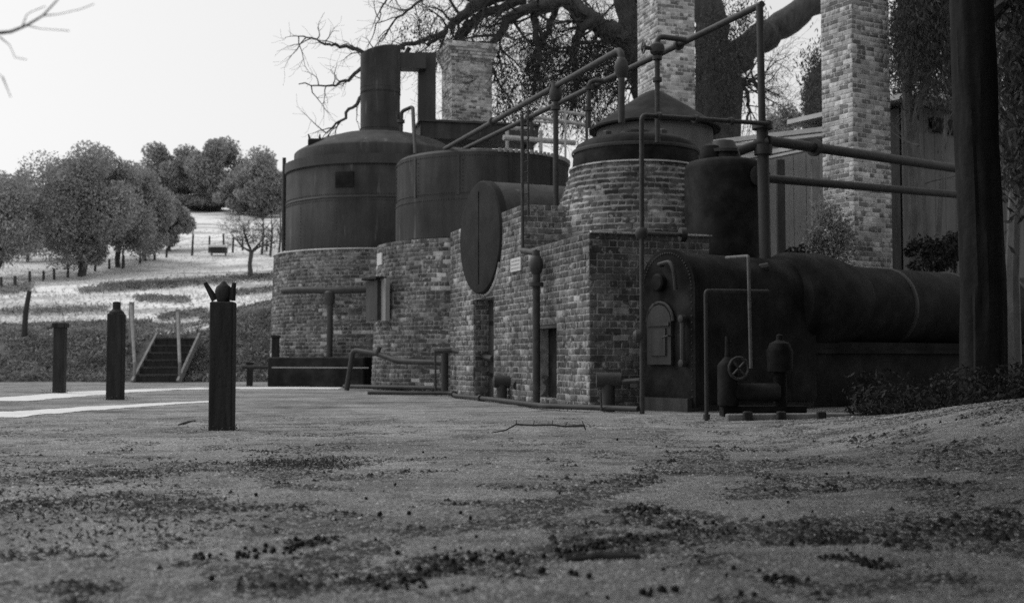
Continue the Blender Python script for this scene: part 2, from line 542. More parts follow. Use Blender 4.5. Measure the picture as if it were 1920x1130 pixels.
def lay_strip(pix, widths):
    '''a pale strip lying on the yard, edges uneven'''
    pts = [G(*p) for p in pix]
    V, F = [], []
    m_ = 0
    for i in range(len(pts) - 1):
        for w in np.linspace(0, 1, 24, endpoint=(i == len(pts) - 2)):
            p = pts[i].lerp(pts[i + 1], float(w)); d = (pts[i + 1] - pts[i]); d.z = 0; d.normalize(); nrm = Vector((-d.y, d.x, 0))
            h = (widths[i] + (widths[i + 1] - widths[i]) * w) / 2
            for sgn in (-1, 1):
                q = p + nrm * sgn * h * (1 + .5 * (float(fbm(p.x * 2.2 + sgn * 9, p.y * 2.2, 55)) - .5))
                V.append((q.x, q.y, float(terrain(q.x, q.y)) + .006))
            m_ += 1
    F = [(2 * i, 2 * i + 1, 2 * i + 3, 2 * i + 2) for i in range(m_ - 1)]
    o = link('pale_strip', mesh_from('pale_strip', V, F, M['strip_pale'])); o['kind'] = 'structure'
lay_strip([(-40, 783), (90, 771), (200, 764), (310, 757), (400, 752)], [.95, .9, .75, .55, .3])
lay_strip([(-20, 752), (80, 744), (190, 735), (300, 730), (420, 727.5), (640, 727)], [1.1, 1.2, 1.4, 1.3, 1.7, 2.2])

# ---------------------------------------------------------------- the furnace block beside the yard
C0 = Vector((1.07, 16.2, 0))
a1 = R(18.1)
d1 = Vector((-math.sin(a1), math.cos(a1), 0))
d2 = Vector((math.cos(a1), math.sin(a1), 0))
def B(t, s, z): return C0 + d1 * t + d2 * s + Vector((0, 0, z))
LOWZ, UPZ, TU, TE = 26 * COURSE, 34 * COURSE, 2.84, 7.35
D1 = (4.46, 5.72, 0, 1.78)      # tall doorway
D2 = (1.30, 2.19, .10, 1.22)    # small fire door
CT0, CZ0, CR = 4.98, 2.86, 1.0  # end of the horizontal still
fb = thing('brick_furnace', 'long two-level brick furnace block with tall doorway beside the gravel yard', 'furnace', B(0, 0, 0))
mo = MB()
def slab(t0, t1, s0, s1, z0, z1):
    mo.box(B((t0 + t1) / 2, (s0 + s1) / 2, (z0 + z1) / 2), (t1 - t0, s1 - s0, z1 - z0), ux=d1, uy=d2)
slab(.001, TU, .32, 1.85, -.2, LOWZ - .004); slab(TU, TE - .001, .32, 2.4, -.2, UPZ - .004)
for (t0, t1) in ((.001, D2[0]), (D2[1], D1[0]), (D1[1], TE - .001)):
    for (u0, u1, zt) in ((t0, min(t1, TU), LOWZ - .004), (max(t0, TU), t1, UPZ - .004)):
        if u1 > u0 + .01: slab(u0, u1, -.0005, .321, -.2, zt)
slab(D2[0], D2[1], -.0005, .321, D2[3], LOWZ - .004); slab(D2[0], D2[1], -.0005, .321, -.2, D2[2])
slab(D1[0], D1[1], -.0005, .321, D1[3], UPZ - .004)
mo.build('mortar', M['mortar'], fb)
bk = Bricks()
inplate = lambda u, z: (u - CT0) ** 2 + (z - CZ0) ** 2 < (CR - .05) ** 2
bk.flat(B(0, 0, 0), d1, -d2, TE, 0, LOWZ, openings=(D1, D2), skip=inplate)
bk.flat(B(TU, 0, 0), d1, -d2, TE - TU, LOWZ, UPZ, skip=lambda u, z: inplate(u + TU, z))
bk.flat(B(0, 0, 0), d2, -d1, 1.85, 0, LOWZ)
bk.flat(B(TU, 0, 0), d2, -d1, 1.6, LOWZ, UPZ)
bk.flat(B(TE, 0, 0), d2, d1, 2.4, 0, UPZ)
bk.flat(B(D1[1], .03, 0), d2, -d1, .28, 0, D1[3])
bk.build(fb, limit=299)
lg = MB(); lg.box(B(-.005, .95, LOWZ + JT), (.06, 1.86, .024), ux=d1, uy=d2); lg.build('ledge', M['mortar_pale'], fb)
dm = MB(); dm.box(B((D1[0] + D1[1]) / 2, .30, .88), (1.25, .03, 1.76), ux=d1, uy=d2)
dr = dm.build('door', M['iron'], fb)
x = MB()
for zz in (.4, 1.35): x.box(B(5.05, .275, zz), (1.1, .015, .07), ux=d1, uy=d2)
x.build('strap', M['boiler'], dr)
x = MB(); c = B(4.8, .262, 1.15); x.tube([c + d1 * .09 * math.cos(k * .5236) + Vector((0, 0, .09 * math.sin(k * .5236))) for k in range(13)], .012, 6)
x.build('ring', M['pipe'], dr)
dm = MB(); dm.box(B((D2[0] + D2[1]) / 2, .20, .66), (.88, .025, 1.1), ux=d1, uy=d2)
dr = dm.build('fire_door', M['boiler'], fb)
x = MB()
x.box(B(1.745, .10, D2[3] - .035), (.88, .18, .05), ux=d1, uy=d2)
x.build('lintel', M['iron'], fb)
pl = MB(); pl.box(B(3.18, -.018, 2.24), (.52, .02, .22), ux=d1, uy=d2)
pq = pl.build('plaque', M['plaque'], fb)
x = MB()
for row in range(3):
    u = -.20
    while u < .2:
        w = rnd.uniform(.02, .05); x.box(B(3.18 - u, -.0295, 2.30 - row * .06), (w, .002, .016), ux=d1, uy=d2); u += w + .015
x.build('lettering', M['wall_grey'], pq)

# horizontal still lying in the block, its end plate in the wall
hs = thing('horizontal_still', 'large round iron still end set in the brick wall above the tall doorway', 'still', B(CT0, 0, CZ0 - CR))
a_s = a1 + R(4.5); dS = Vector((math.cos(a_s), math.sin(a_s), 0)); dT = Vector((-math.sin(a_s), math.cos(a_s), 0)); SC = B(CT0, 0, CZ0)
x = MB(); x.lathe(SC, [(CR, -.09), (CR, 2.25), (CR * .6, 2.5), (.02, 2.6)], 64, dS); x.build('shell', M['rust'], hs, True)
x = MB(); x.lathe(SC, [(.02, -.135), (CR * .9, -.132), (CR * .985, -.12), (CR + .012, -.09), (CR + .012, .03)], 72, dS, cap=False); x.build('end_plate', M['plate'], hs, True)
x = MB(); x.box(SC - dS * .137, (.03, .016, 1.66), ux=dT, uy=dS); x.build('seam_bar', M['boiler'], hs)
x = MB(); x.tube([B(CT0 + (CR + .015) * math.cos(a), -.008, CZ0 + (CR + .015) * math.sin(a)) for a in np.linspace(R(-150), R(20), 40)], .028, 6); x.build('mortar_ring', M['mortar_pale'], hs, True)

# ---------------------------------------------------------------- the three round brick furnaces with their stills
def ring_wall(name, label, cx, cy, Rf, z0, z1, ang0, ang1, openings=(), limit=299, pale=None):
    t = thing(name, label, 'furnace', (cx, cy, 0))
    x = MB(); x.lathe((cx, cy, 0), [(Rf(-.2) - .0005, -.2)] + [(Rf(z) - .0005, z) for z in np.linspace(0, z1 - .004, 40)] + [(.05, z1 - .004)], 144)
    x.build('mortar', M['mortar'], t, True)
    b = Bricks(); b.drum((cx, cy, 0), Rf, z0, z1, ang0, ang1, openings=openings)
    b.build(t, limit=limit, pale=pale)
    return t
# near drum
N0 = Vector((2.09, 19.7, 0)); NZ = 41 * COURSE
nearR = lambda z: 1.44 - .36 * max(0, min(1, (z - 2.45) / 1.4)) ** 1.6
nd = ring_wall('round_furnace', 'tapering round brick furnace under the domed black still beside the vertical tank', N0.x, N0.y, nearR, 0, NZ, R(-200), R(20))
x = MB(); x.lathe((N0.x, N0.y, NZ), [(1.13, -.004), (1.13, .02), (1.0, .021)], 64); x.build('rim', M['mortar_pale'], nd, True)
ns = thing('domed_still', 'black domed still seated on the tapering round brick furnace', 'still', (N0.x, N0.y, NZ))
x = MB(); x.lathe((N0.x, N0.y, NZ), [(1.05, .0), (1.07, .05), (1.05, .32), (1.0, .42), (.86, .50), (.6, .56), (.3, .59), (.14, .60)], 56); x.build('body', M['boiler'], ns, True)
x = MB(); x.lathe((N0.x, N0.y, NZ), [(1.075, .27), (1.085, .30), (1.075, .33)], 56, cap=False); x.build('band', M['iron'], ns, True)
x = MB(); x.lathe((N0.x, N0.y, NZ), [(.2, .57), (.2, .64), (.24, .64), (.24, .68), (.12, .69)], 24); x.build('neck', M['iron'], ns, True)
for k in range(2):
    a = R(215 + k * 95); x = MB(); x.bbox((N0.x + .62 * math.cos(a), N0.y + .62 * math.sin(a), NZ + .57), (.12, .12, .12), .02, a); x.build('lug', M['iron'], ns)

# middle drum and tank
F2 = Vector((-.69, 27.5, 0)); F2Z = 35 * COURSE
r2 = lambda z: 2.58 - .035 * z
aw = R(-150)
wa = aw % (2 * math.pi) - 2 * math.pi
OP2 = (wa - .20, wa + .17, 1.55, 2.47)
md = ring_wall('round_furnace', 'middle round brick furnace with iron hatch and small pale plaque under the open-topped tank', F2.x, F2.y, r2, 0, F2Z, R(-205), R(-20), openings=(OP2,), pale=lambda p: rnd.random() < .10)
def on2(a, r, z): return Vector((F2.x + math.cos(a) * r, F2.y + math.sin(a) * r, z))
am = wa - .015
ht = Vector((-math.sin(am), math.cos(am), 0))
hn = Vector((math.cos(am), math.sin(am), 0))
x = MB(); x.box(on2(am, 2.60, 2.0), (.9, .10, .94), ux=ht, uy=hn); fr = x.build('hatch_frame', M['wall_grey'], md)
x = MB(); x.box(on2(am - .05, 2.70, 2.0), (.66, .09, .88), ux=ht, uy=hn); x.build('hatch', M['rust'], fr)
x = MB(); x.box(on2(am - .04, 2.70, 2.49), (.86, .26, .05), ux=ht, uy=hn); x.build('hood', M['boiler'], fr)
ap = R(-157)
x = MB(); x.box(on2(ap, 2.505, 2.95), (.36, .03, .27), ux=Vector((-math.sin(ap), math.cos(ap), 0)), uy=Vector((math.cos(ap), math.sin(ap), 0))); x.build('plaque', M['plaque'], md)
x = MB(); a = R(-98); x.box(on2(a, 2.49, 2.99), (.28, .03, .08), ux=Vector((-math.sin(a), math.cos(a), 0)), uy=Vector((math.cos(a), math.sin(a), 0))); x.build('vent_slot', M['boiler'], md)
T2 = thing('open_tank', 'wide dark iron tank with scalloped rim on the middle brick furnace', 'tank', (F2.x, F2.y, F2Z))
x = MB(); x.lathe((F2.x, F2.y, F2Z), [(2.04, 0), (2.04, .98)], 80, cap=False); x.build('shell', M['rust'], T2, True)
x = MB(); x.lathe((F2.x, F2.y, F2Z), [(2.02, .95), (2.02, 1.94), (1.96, 2.0), (1.6, 2.03), (.05, 2.06)], 80); x.build('upper_shell', M['rust'], T2, True)
x = MB()
for k in range(26):
    a = R(-78 + k * 3.6)
    x.lathe((F2.x + 2.03 * math.cos(a), F2.y + 2.03 * math.sin(a), F2Z + 1.93), [(.035, 0), (.035, .09)], 6)
rm = x.build('scalloped_rim', M['wall_grey'], T2); rm['kind'] = 'stuff'  # pale tone, set only at right, stands for light from behind
for k in range(5):
    a = R(-170 + k * 33); x = MB(); x.box((F2.x + 2.035 * math.cos(a), F2.y + 2.035 * math.sin(a), F2Z + 1.45), (.07, .009, .92), a + math.pi / 2); x.build('seam', M['rust'], T2)

# left drum, tank, column
F3 = Vector((-3.68, 32.5, 0)); F3Z = 37 * COURSE
r3 = lambda z: 2.98 - .03 * z
ld = ring_wall('round_furnace', 'leftmost round brick furnace with pale worn patch under the tall column still', F3.x, F3.y, r3, 0, F3Z, R(-190), R(-30), pale=lambda p: (rnd.random() < .06) or (550 < PXY(p)[0] < 615 and .75 < p.z < 1.3 + rnd.uniform(-.2, .2)))
x = MB(); x.lathe((F3.x, F3.y, 0), [(2.90, F3Z - .004), (2.90, F3Z + .03), (2.6, F3Z + .035)], 72); x.build('rim', M['mortar_pale'], ld, True)
T1 = thing('column_still', 'tall dark still with shallow dome and iron column on the leftmost furnace', 'still', (F3.x, F3.y, F3Z))
zt = 6.02 - F3Z
x = MB(); x.lathe((F3.x, F3.y, F3Z), [(2.58, 0), (2.58, zt - .1), (2.55, zt - .05)], 80, cap=False); x.build('shell', M['rust'], T1, True)
x = MB(); x.lathe((F3.x, F3.y, F3Z), [(2.60, zt - .32), (2.62, zt - .3), (2.62, zt - .05), (2.36, zt - .04)], 80, cap=False); x.build('collar', M['iron'], T1, True)
x = MB(); x.lathe((F3.x, F3.y, F3Z), [(2.36, zt - .1), (2.36, zt + .26), (2.33, zt + .30), (2.29, zt + .33), (1.79, zt + .63), (1.2, zt + .82), (.56, zt + .93), (.1, zt + .95)], 80); x.build('dome', M['rust'], T1, True)
for q in (1.35,):
    x = MB(); x.lathe((F3.x, F3.y, F3Z), [(2.585, q), (2.60, q + .03), (2.585, q + .06)], 80, cap=False); x.build('band', M['iron'], T1, True)
a = R(-104); x = MB(); x.box((F3.x + 2.585 * math.cos(a), F3.y + 2.585 * math.sin(a), F3Z + zt - .72), (.5, .04, .4), a + math.pi / 2); x.build('access_plate', M['boiler'], T1)
x = MB(); x.lathe((F3.x, F3.y, F3Z), [(.55, zt + .90), (.55, zt + 2.1)], 40, cap=False); x.build('column', M['rust'], T1, True)
x = MB(); x.lathe((F3.x, F3.y, F3Z), [(.56, zt + 2.08), (.56, zt + 3.26), (.5, zt + 3.3), (.05, zt + 3.32)], 40); x.V = [v + Vector((0, 0, (v.x - F3.x) * .22)) if v.z > F3Z + zt + 3 else v for v in x.V]; x.build('upper_column', M['rust'], T1, True)
x = MB(); x.lathe((F3.x, F3.y, F3Z), [(.60, zt + .93), (.60, zt + .98)], 40); x.build('flange', M['iron'], T1, True)
x = MB()
pc = W(598, 268, 31.2)
x.bbox(pc, (.55, .3, .2), .03)
for s in (-.24, .02, .22): x.tube([pc + Vector((s, 0, .08)), pc + Vector((s * 1.2, 0, .24))], [.04, .015], 6)
x.build('vent', M['boiler'], T1)
x = MB(); x.tube([W(533, 296, 31.9), W(531, 470, 31.9)], .05, 8); x.build('downpipe', M['pipe'], T1)
def rivet_rows(parent, c, r, rows, n, size=.018, cols=(), h=0):
    x = MB()
    def one(a, z):
        u = Vector((math.cos(a), math.sin(a), 0))
        x.lathe(Vector((c.x, c.y, 0)) + u * (r - .004) + Vector((0, 0, z)), [(size, 0), (size * .8, .012), (size * .2, .018)], 5, u)
    for z in rows:
        for k in range(n): one(R(-200) + R(220) * k / n, z)
    for a in cols:
        for k in range(int(h[1] / .09)): one(a, h[0] + k * .09)
    o = x.build('rivets', M['iron'], parent); o['kind'] = 'stuff'
rivet_rows(T1, F3, 2.58, (F3Z + .10, F3Z + 1.30, F3Z + 1.46, F3Z + 2.2), 150, .017, [R(-165 + 28 * k) for k in range(5)], (F3Z + .1, 1.2))
rivet_rows(T1, F3, .555, (F3Z + zt + 1.05, F3Z + zt + 2.05, F3Z + zt + 2.2), 40, .014)
rivet_rows(T2, F2, 2.04, (F2Z + .08, F2Z + .90), 130, .016)
rivet_rows(T2, F2, 2.02, (F2Z + 1.04, F2Z + 1.86), 130, .016, [R(-170 + 33 * k + 3) for k in range(5)], (F2Z + 1.04, .85))
# duct to the chimney side
du = thing('iron_duct', 'angular iron duct running from the column still down to the flat tank', 'duct', W(800, 240, 33.2))
x = MB(); x.box((W(772, 117, 32.7)), (.78, .46, .44), .12); x.build('arm', M['iron'], du)
pa, pb = W(800, 101, 33.0), W(800, 240, 33.2)
x = MB(); x.box((pa + pb) / 2, (.5, .46, (pa - pb).length), .12); x.build('drop', M['iron'], du)
# flat tank beside chimney
wt = thing('flat_tank', 'long flat iron tank in front of the left chimney base', 'tank', (W(890, 255, 33).x, 33.6, 0))
x = MB(); pc = W(893, 254, 33.6); x.bbox(pc, (3.4, 1.3, .50), .04, R(12)); x.build('body', M['rust'], wt)
x = MB(); x.box(pc + Vector((0, 0, .24)), (3.5, 1.4, .06), R(12)); x.build('rim', M['iron'], wt)
for k in (-1.4, 1.4):
    x = MB(); q = pc + Vector((k * math.cos(R(12)), k * math.sin(R(12)), 0)); x.tube([(q.x, q.y, 0), (q.x, q.y, pc.z - .2)], .09, 8); x.build('leg', M['timber'], wt)

# conical-roofed vat behind the near still
vt = thing('cone_roofed_vat', 'pale vat with dark conical roof behind the domed still', 'vat', (W(1228, 400, 24.5).x, 24.5, 0))
vc = Vector((W(1228, 400, 24.5).x, 24.5, 0))
zr, za = W(1228, 222, 23.3).z, W(1228, 170, 24.5).z
x = MB(); x.lathe(vc, [(1.22, 0), (1.22, zr + .02)], 48); x.build('body', M['wall_dark'], vt, True)
x = MB(); x.lathe(vc, [(1.38, zr - .04), (1.38, zr), (.75, zr + (za - zr) * .52), (.20, za - .05), (.05, za)], 48); x.build('roof', M['boiler'], vt, True)

# vertical tank behind the boiler
VB = Vector((3.26, 17.95, 0))
vb = thing('vertical_tank', 'upright cylindrical black tank standing behind the boiler front', 'tank', (VB.x, VB.y, 0))
zb = 3.74
x = MB(); x.lathe(VB, [(.60, 0), (.60, zb - .16), (.585, zb - .08), (.53, zb - .03), (.40, zb), (.05, zb + .02)], 48); x.build('shell', M['boiler'], vb, True)
x = MB(); x.lathe(VB, [(.26, zb), (.26, zb + .10), (.32, zb + .10), (.32, zb + .15), (.22, zb + .17), (.16, zb + .30), (.03, zb + .33)], 24); x.build('manhole', M['iron'], vb, True)
x = MB(); x.lathe(VB + Vector((-.22, -.1, zb - .02)), [(.16, 0), (.17, .1), (.14, .22), (.05, .26)], 16); x.build('valve', M['boiler'], vb, True)
x = MB(); x.lathe(W(1423, 330, 17.5), [(.05, 0), (.16, .0), (.16, .05), (.05, .06)], 20, (0.2, -1, 0)); x.build('flange', M['iron'], vb, True)

# ---------------------------------------------------------------- chimneys
def chimney(label, px, Y, wf, ws, z0, z1, ang, mat, mort, taper=0, cap=0, limit=299):
    """near corner at pixel px and depth Y; wf the face turned to the camera, ws the left one"""
    c = W(px, 672, Y); c.z = 0
    e1 = Vector((math.cos(ang), math.sin(ang), 0)); e2 = Vector((-math.sin(ang), math.cos(ang), 0))
    mid = c + e1 * wf / 2 + e2 * ws / 2
    t = thing('brick_chimney', label, 'chimney', mid)
    x = MB(); x.box(mid + Vector((0, 0, z1 / 2 - .002)), (wf - .002, ws - .002, z1), ang); x.build('mortar', M[mort], t)
    b = Bricks()
    b.flat(c, e1, -e2, wf, z0, z1); b.flat(c, e2, -e1, ws, z0, z1)
    b.flat(c + e1 * wf, e2, e1, ws, z0, z1); b.flat(c + e2 * ws, e1, e2, wf, z0, z1)
    for k in range(cap):
        g_ = .035 * (k + 1 if k < cap - 2 else cap - 1 - (k - cap + 2) * 1.2)
        q = c - e1 * g_ - e2 * g_
        za_, zb_ = z1 + k * COURSE, z1 + (k + 1) * COURSE
        kk = round(za_ / COURSE) * COURSE
        for (p, dv, nn, L) in ((q, e1, -e2, wf + 2 * g_), (q, e2, -e1, ws + 2 * g_), (q + e1 * (wf + 2 * g_), e2, e1, ws + 2 * g_), (q + e2 * (ws + 2 * g_), e1, e2, wf + 2 * g_)):
            b.flat(p, dv, nn, L, kk, kk + COURSE)
        x = MB(); x.box(mid + Vector((0, 0, kk + COURSE / 2)), (wf + 2 * g_ - .004, ws + 2 * g_ - .004, COURSE - .004), ang); x.build('corbel', M[mort], t)
    b.build(t, mat, limit)
    return t
ca = R(18.1)
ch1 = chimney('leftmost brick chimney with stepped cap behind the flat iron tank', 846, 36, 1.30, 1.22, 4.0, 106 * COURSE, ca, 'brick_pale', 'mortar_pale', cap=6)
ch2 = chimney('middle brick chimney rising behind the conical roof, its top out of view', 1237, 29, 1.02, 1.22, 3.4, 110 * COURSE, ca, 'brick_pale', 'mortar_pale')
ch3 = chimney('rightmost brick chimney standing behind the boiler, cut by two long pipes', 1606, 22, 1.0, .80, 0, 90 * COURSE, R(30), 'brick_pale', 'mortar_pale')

# ---------------------------------------------------------------- boiler
BA = Vector((.83, .56, 0)).normalized(); BV = Vector((-BA.y, BA.x, 0))
BC = Vector((2.09, 15.70, 0))
def Q(u, v, z): return BC + BA * u + BV * v + Vector((0, 0, z))
bo = thing('steam_boiler', 'big black horizontal steam boiler with arched front plate and fire door', 'boiler', Q(0, 0, 0))
HW = .53
prof = [(-HW, .10), (HW, .10)] + [(HW * math.cos(a), 2.14 - HW + HW * math.sin(a)) for a in np.linspace(0, math.pi, 25)]
def arch(u0, u1, k=1.0, zoff=0):
    m_ = MB(); n = len(prof)
    V = [Q(u, p[0] * k, (p[1] - 1.2) * k + 1.2 + zoff) for u in (u0, u1) for p in prof]
    m_.add(V, [tuple(range(n)), tuple(range(2 * n - 1, n - 1, -1))] + [(i, n + i, n + (i + 1) % n, (i + 1) % n) for i in range(n)])
    return m_
arch(.03, 2.3, .985).build('firebox', M['boiler'], bo, True)
arch(-.02, .045, 1.03).build('front_plate', M['boiler'], bo, True)
x = MB(); x.lathe(Q(0, 0, 1.52), [(.50, 2.05), (.66, 2.12), (.72, 2.25), (.72, 2.9), (.60, 3.5), (.59, 3.52)], 48, BA, cap=False); x.build('wrapper', M['boiler'], bo, True)
x = MB(); x.lathe(Q(0, 0, 1.49), [(.60, 3.2), (.60, 8.2), (.5, 8.4), (.02, 8.42)], 48, BA); x.build('barrel', M['boiler'], bo, True)
for u in (4.4, 5.9, 7.4):
    x = MB(); x.lathe(Q(0, 0, 1.49), [(.602, u), (.615, u + .02), (.615, u + .08), (.602, u + .1)], 48, BA, cap=False); x.build('band', M['iron'], bo, True)
x = MB()
for k in range(34):
    a = math.pi * k / 33; x.lathe(Q(-.02, (HW - .045) * math.cos(a), 2.14 - HW + (HW - .03) * math.sin(a)), [(.016, .004), (.012, -.01), (.003, -.014)], 6, BA)
for k in range(16):
    for sg in (-1, 1): x.lathe(Q(-.02, sg * (HW - .045), .2 + k * .088), [(.016, .004), (.012, -.01), (.003, -.014)], 6, BA)
rv = x.build('rivets', M['iron'], bo); rv['kind'] = 'stuff'
# fire door on the front plate
def front(v, z, out=0): return Q(-.03 - out, v, z)
dprof = [(.24, .62), (-.24, .62)] + [(-.24 * math.cos(a), 1.18 + .24 * math.sin(a)) for a in np.linspace(0, math.pi, 13)]
m_ = MB(); n = len(dprof)
V = [front(p[0] + .10, p[1], o_) for o_ in (.0, .05) for p in dprof]
m_.add(V, [tuple(range(n, 2 * n)), tuple(range(n - 1, -1, -1))] + [(i, (i + 1) % n, n + (i + 1) % n, n + i) for i in range(n)])
fd = m_.build('fire_door', M['iron'], bo, False)
x = MB(); x.tube([front(p[0] * 1.1 + .10, .90 + (p[1] - .9) * 1.06, .03) for p in dprof[2:]], .022, 6); x.build('door_frame', M['rust'], fd)
x = MB(); x.box(front(.10, 1.16, .06), (.44, .03, .05), ux=BV, uy=BA); x.build('hinge_bar', M['rust'], fd)
x = MB(); x.box(front(.10, .92, .06), (.30, .02, .36), ux=BV, uy=BA); x.build('inner_panel', M['rust'], fd)
x = MB(); x.tube([front(-.16, 1.0, .05), front(-.16, 1.0, .12), front(-.05, .98, .12)], .014, 6); x.build('latch', M['pipe'], fd)
x = MB(); x.lathe(front(.12, 1.72), [(.12, 0), (.12, -.06), (.10, -.08), (.02, -.085)], 20, BA); x.build('gauge', M['boiler'], bo, True)
x = MB(); x.tube([front(.02, 1.95, .03), front(.02, 1.95, .13), front(-.22, 1.98, .13), front(-.30, 1.86, .13), front(-.30, 1.60, .10)], .028, 8, bend=.06); x.build('gauge_pipe', M['pipe'], bo, True)
x = MB(); x.tube([front(-.38, 1.22, .06), front(-.38, .62, .06)], .035, 8); x.build('water_gauge', M['rust'], bo, True)
for z in (1.22, .64):
    x = MB(); x.lathe(front(-.38, z, .02), [(.05, 0), (.05, -.08), (.02, -.09)], 10, BA); x.build('cock', M['iron'], bo, True)
# base under the barrel
x = MB(); x.box(Q(5.3, 0, .47), (6.2, .8, .94), ux=BA, uy=BV); x.build('cradle', M['boiler'], bo)
x = MB(); x.box(Q(5.3, -.43, .80), (6.2, .06, .05), ux=BA, uy=BV); x.build('cradle_ledge', M['boiler'], bo)
x = MB(); x.box(Q(1.1, 0, .03), (2.4, .95, .30), ux=BA, uy=BV); x.build('footing', M['timber'], bo)

# ---------------------------------------------------------------- pipework
def flange(parent, p, axis, r, w=.03, name='flange'):
    x = MB(); x.lathe(p, [(r * .5, -w), (r, -w), (r, w), (r * .5, w)], 16, axis); return x.build(name, M['pipe'], parent, True)
def wheel(parent, c, axis, r):
    ax = Vector(axis).normalized(); u = ax.orthogonal().normalized(); v = ax.cross(u); c = Vector(c)
    x = MB(); x.tube([c + (u * math.cos(k * .5236) + v * math.sin(k * .5236)) * r for k in range(13)], r * .14, 6)
    for k in range(2): x.tube([c - (u, v)[k] * r, c + (u, v)[k] * r], r * .1, 5)
    return x.build('handwheel', M['pipe'], parent, True)
def pipe(label, pts, r, name='pipe', cat='pipe', mat='pipe', group=None, flanges=(), bend=.12, parts=None):
    pts = [Vector(p) for p in pts]
    low = min(pts, key=lambda p: p.z)
    t = thing(name, label, cat, low, group)
    x = MB(); x.tube(pts, r, 12, bend=bend); x.build('run', M[mat], t, True)
    for (i, w) in flanges:
        a, b = pts[i], pts[i + 1]
        flange(t, a + (b - a) * w, b - a, r * 1.75)
    return t
zA = 5.40
A0, A1 = W(835, 279, 26.0), W(1165, 92, 17.8)
B0_, B1_ = W(872, 279, 26.2), W(1429, 8, 16.7)
def lerp(a, b, w): return a + (b - a) * w
def at_px(a, b, px):
    lo, hi = 0, 1
    for _ in range(40):
        m_ = (lo + hi) / 2
        if PXY(lerp(a, b, m_))[0] < px: lo = m_
        else: hi = m_
    return lerp(a, b, lo)
pA = pipe('upper of the two slanting overhead pipes, ending at a valve above the domed still', [A0, A1 , Vector((A1.x, A1.y, 4.30))], .051, 'overhead_pipe', flanges=((0, .35), (0, .7)), bend=.15)
x = MB(); q = Vector((A1.x, A1.y, 5.15)); x.lathe(q, [(.05, -.16), (.09, -.1), (.115, 0), (.09, .1), (.05, .16)], 16); x.build('valve', M['pipe'], pA, True)
pB = pipe('longest slanting overhead pipe, running on to the tall vent pole', [B0_, B1_], .051, 'overhead_pipe', flanges=((0, .3), (0, .55), (0, .8)))
p1 = at_px(A0, A1, 1042)
dpz = pipe('dark vertical pipe dropping from the upper overhead pipe beside the tapering drum', [p1, Vector((p1.x, p1.y, W(1042, 420, p1.y).z))], .048, 'drop_pipe', flanges=((0, .02), (0, .16)))
x = MB(); x.lathe(p1, [(.07, -.26), (.105, -.22), (.115, -.10), (.08, 0), (.08, .06), (.03, .08)], 16); x.build('valve', M['pipe'], dpz, True)
p2 = at_px(B0_, B1_, 1135); q2 = W(1104, 152, p2.y)
pipe('short elbowed pipe leaving the long overhead pipe behind the domed still', [lerp(p2, p2, 0), q2, Vector((q2.x, q2.y, W(1104, 240, q2.y).z))], .040, 'elbow_pipe', flanges=((1, .15), (1, .6)))
p3 = at_px(B0_, B1_, 1290)
q3 = W(1232, 68, p3.y)
pn = pipe('riser pipe with elbow and handwheel valve standing on the domed still', [p3, q3, Vector((q3.x, q3.y, 4.4)), Vector((q3.x, q3.y, 4.1))], .043, 'riser_pipe', flanges=((1, .25), (1, .5)))
x = MB(); vq = W(1232, 92, p3.y); x.lathe(vq, [(.06, -.1), (.11, -.06), (.12, 0), (.11, .06), (.06, .1)], 14); x.build('valve', M['pipe'], pn, True)
x = MB(); x.tube([vq, vq + Vector((-.2, -.04, .01))], .035, 8); x.build('stem', M['pipe'], pn)
wheel(pn, vq + Vector((-.22, -.04, .01)), (1, .2, 0), .09)

# vent pole on the boiler
VP = Q(1.83, 0, 0)
vp = thing('vent_pole', 'tall dark vent pole rising from the boiler past the vertical tank', 'pipe', (VP.x, VP.y, 1.6))
zs = W(1438, 236, VP.y).z
x = MB(); x.tube([(VP.x + .02, VP.y, 1.6), (VP.x - .01, VP.y, zs)], .085, 16); x.build('lower_tube', M['iron'], vp, True)
x = MB(); x.tube([(VP.x - .01, VP.y, zs - .05), (VP.x - .03, VP.y, 5.8)], .052, 12); x.build('upper_tube', M['iron'], vp, True)
flange(vp, (VP.x - .01, VP.y, zs), (0, 0, 1), .15, .05)
flange(vp, (VP.x, VP.y, zs - .35), (0, 0, 1), .13, .07, 'collar')
x = MB(); x.tube([W(1385, 284, 16.75), W(1440, 264, 16.7)], .07, 10); x.build('stub', M['rust'], vp, True)
x = MB(); x.tube([W(1440, 500, 16.2), W(1380, 512, 16.2)], .06, 8); x.build('foot_branch', M['pipe'], vp, True)

# front frame pipe
P1 = Vector((W(1204, 777, 14.9).x, 14.9, 0))
pf = pipe('slim upright pipe in front of the brick pier that turns along to the vent pole', [P1, W(1203, 216, 14.95), W(1440, 232, 16.6)], .031, 'upright_pipe', flanges=((1, .12), (1, .4), (1, .68)), bend=.08)
fp = W(1203, 437, 14.95)
x = MB(); x.lathe(fp, [(.04, -.08), (.075, -.05), (.085, 0), (.075, .05), (.04, .08)], 12); x.build('union', M['pipe'], pf, True)
x = MB(); x.tube([fp, W(1275, 440, 16.2)], .028, 8); x.build('branch', M['pipe'], pf)
x = MB(); x.lathe(W(1280, 440, 16.25), [(.05, -.05), (.1, -.04), (.1, .04), (.05, .05)], 14, (1, .2, 0)); x.build('end_cap', M['pipe'], pf, True)
x = MB(); x.lathe(W(1196, 630, 14.95), [(.05, -.06), (.085, -.03), (.085, .03), (.05, .06)], 14, (1, 0, 0)); x.build('clamp', M['pipe'], pf, True)
P2 = Vector((W(1325, 790, 13.3).x, 13.3, 0))
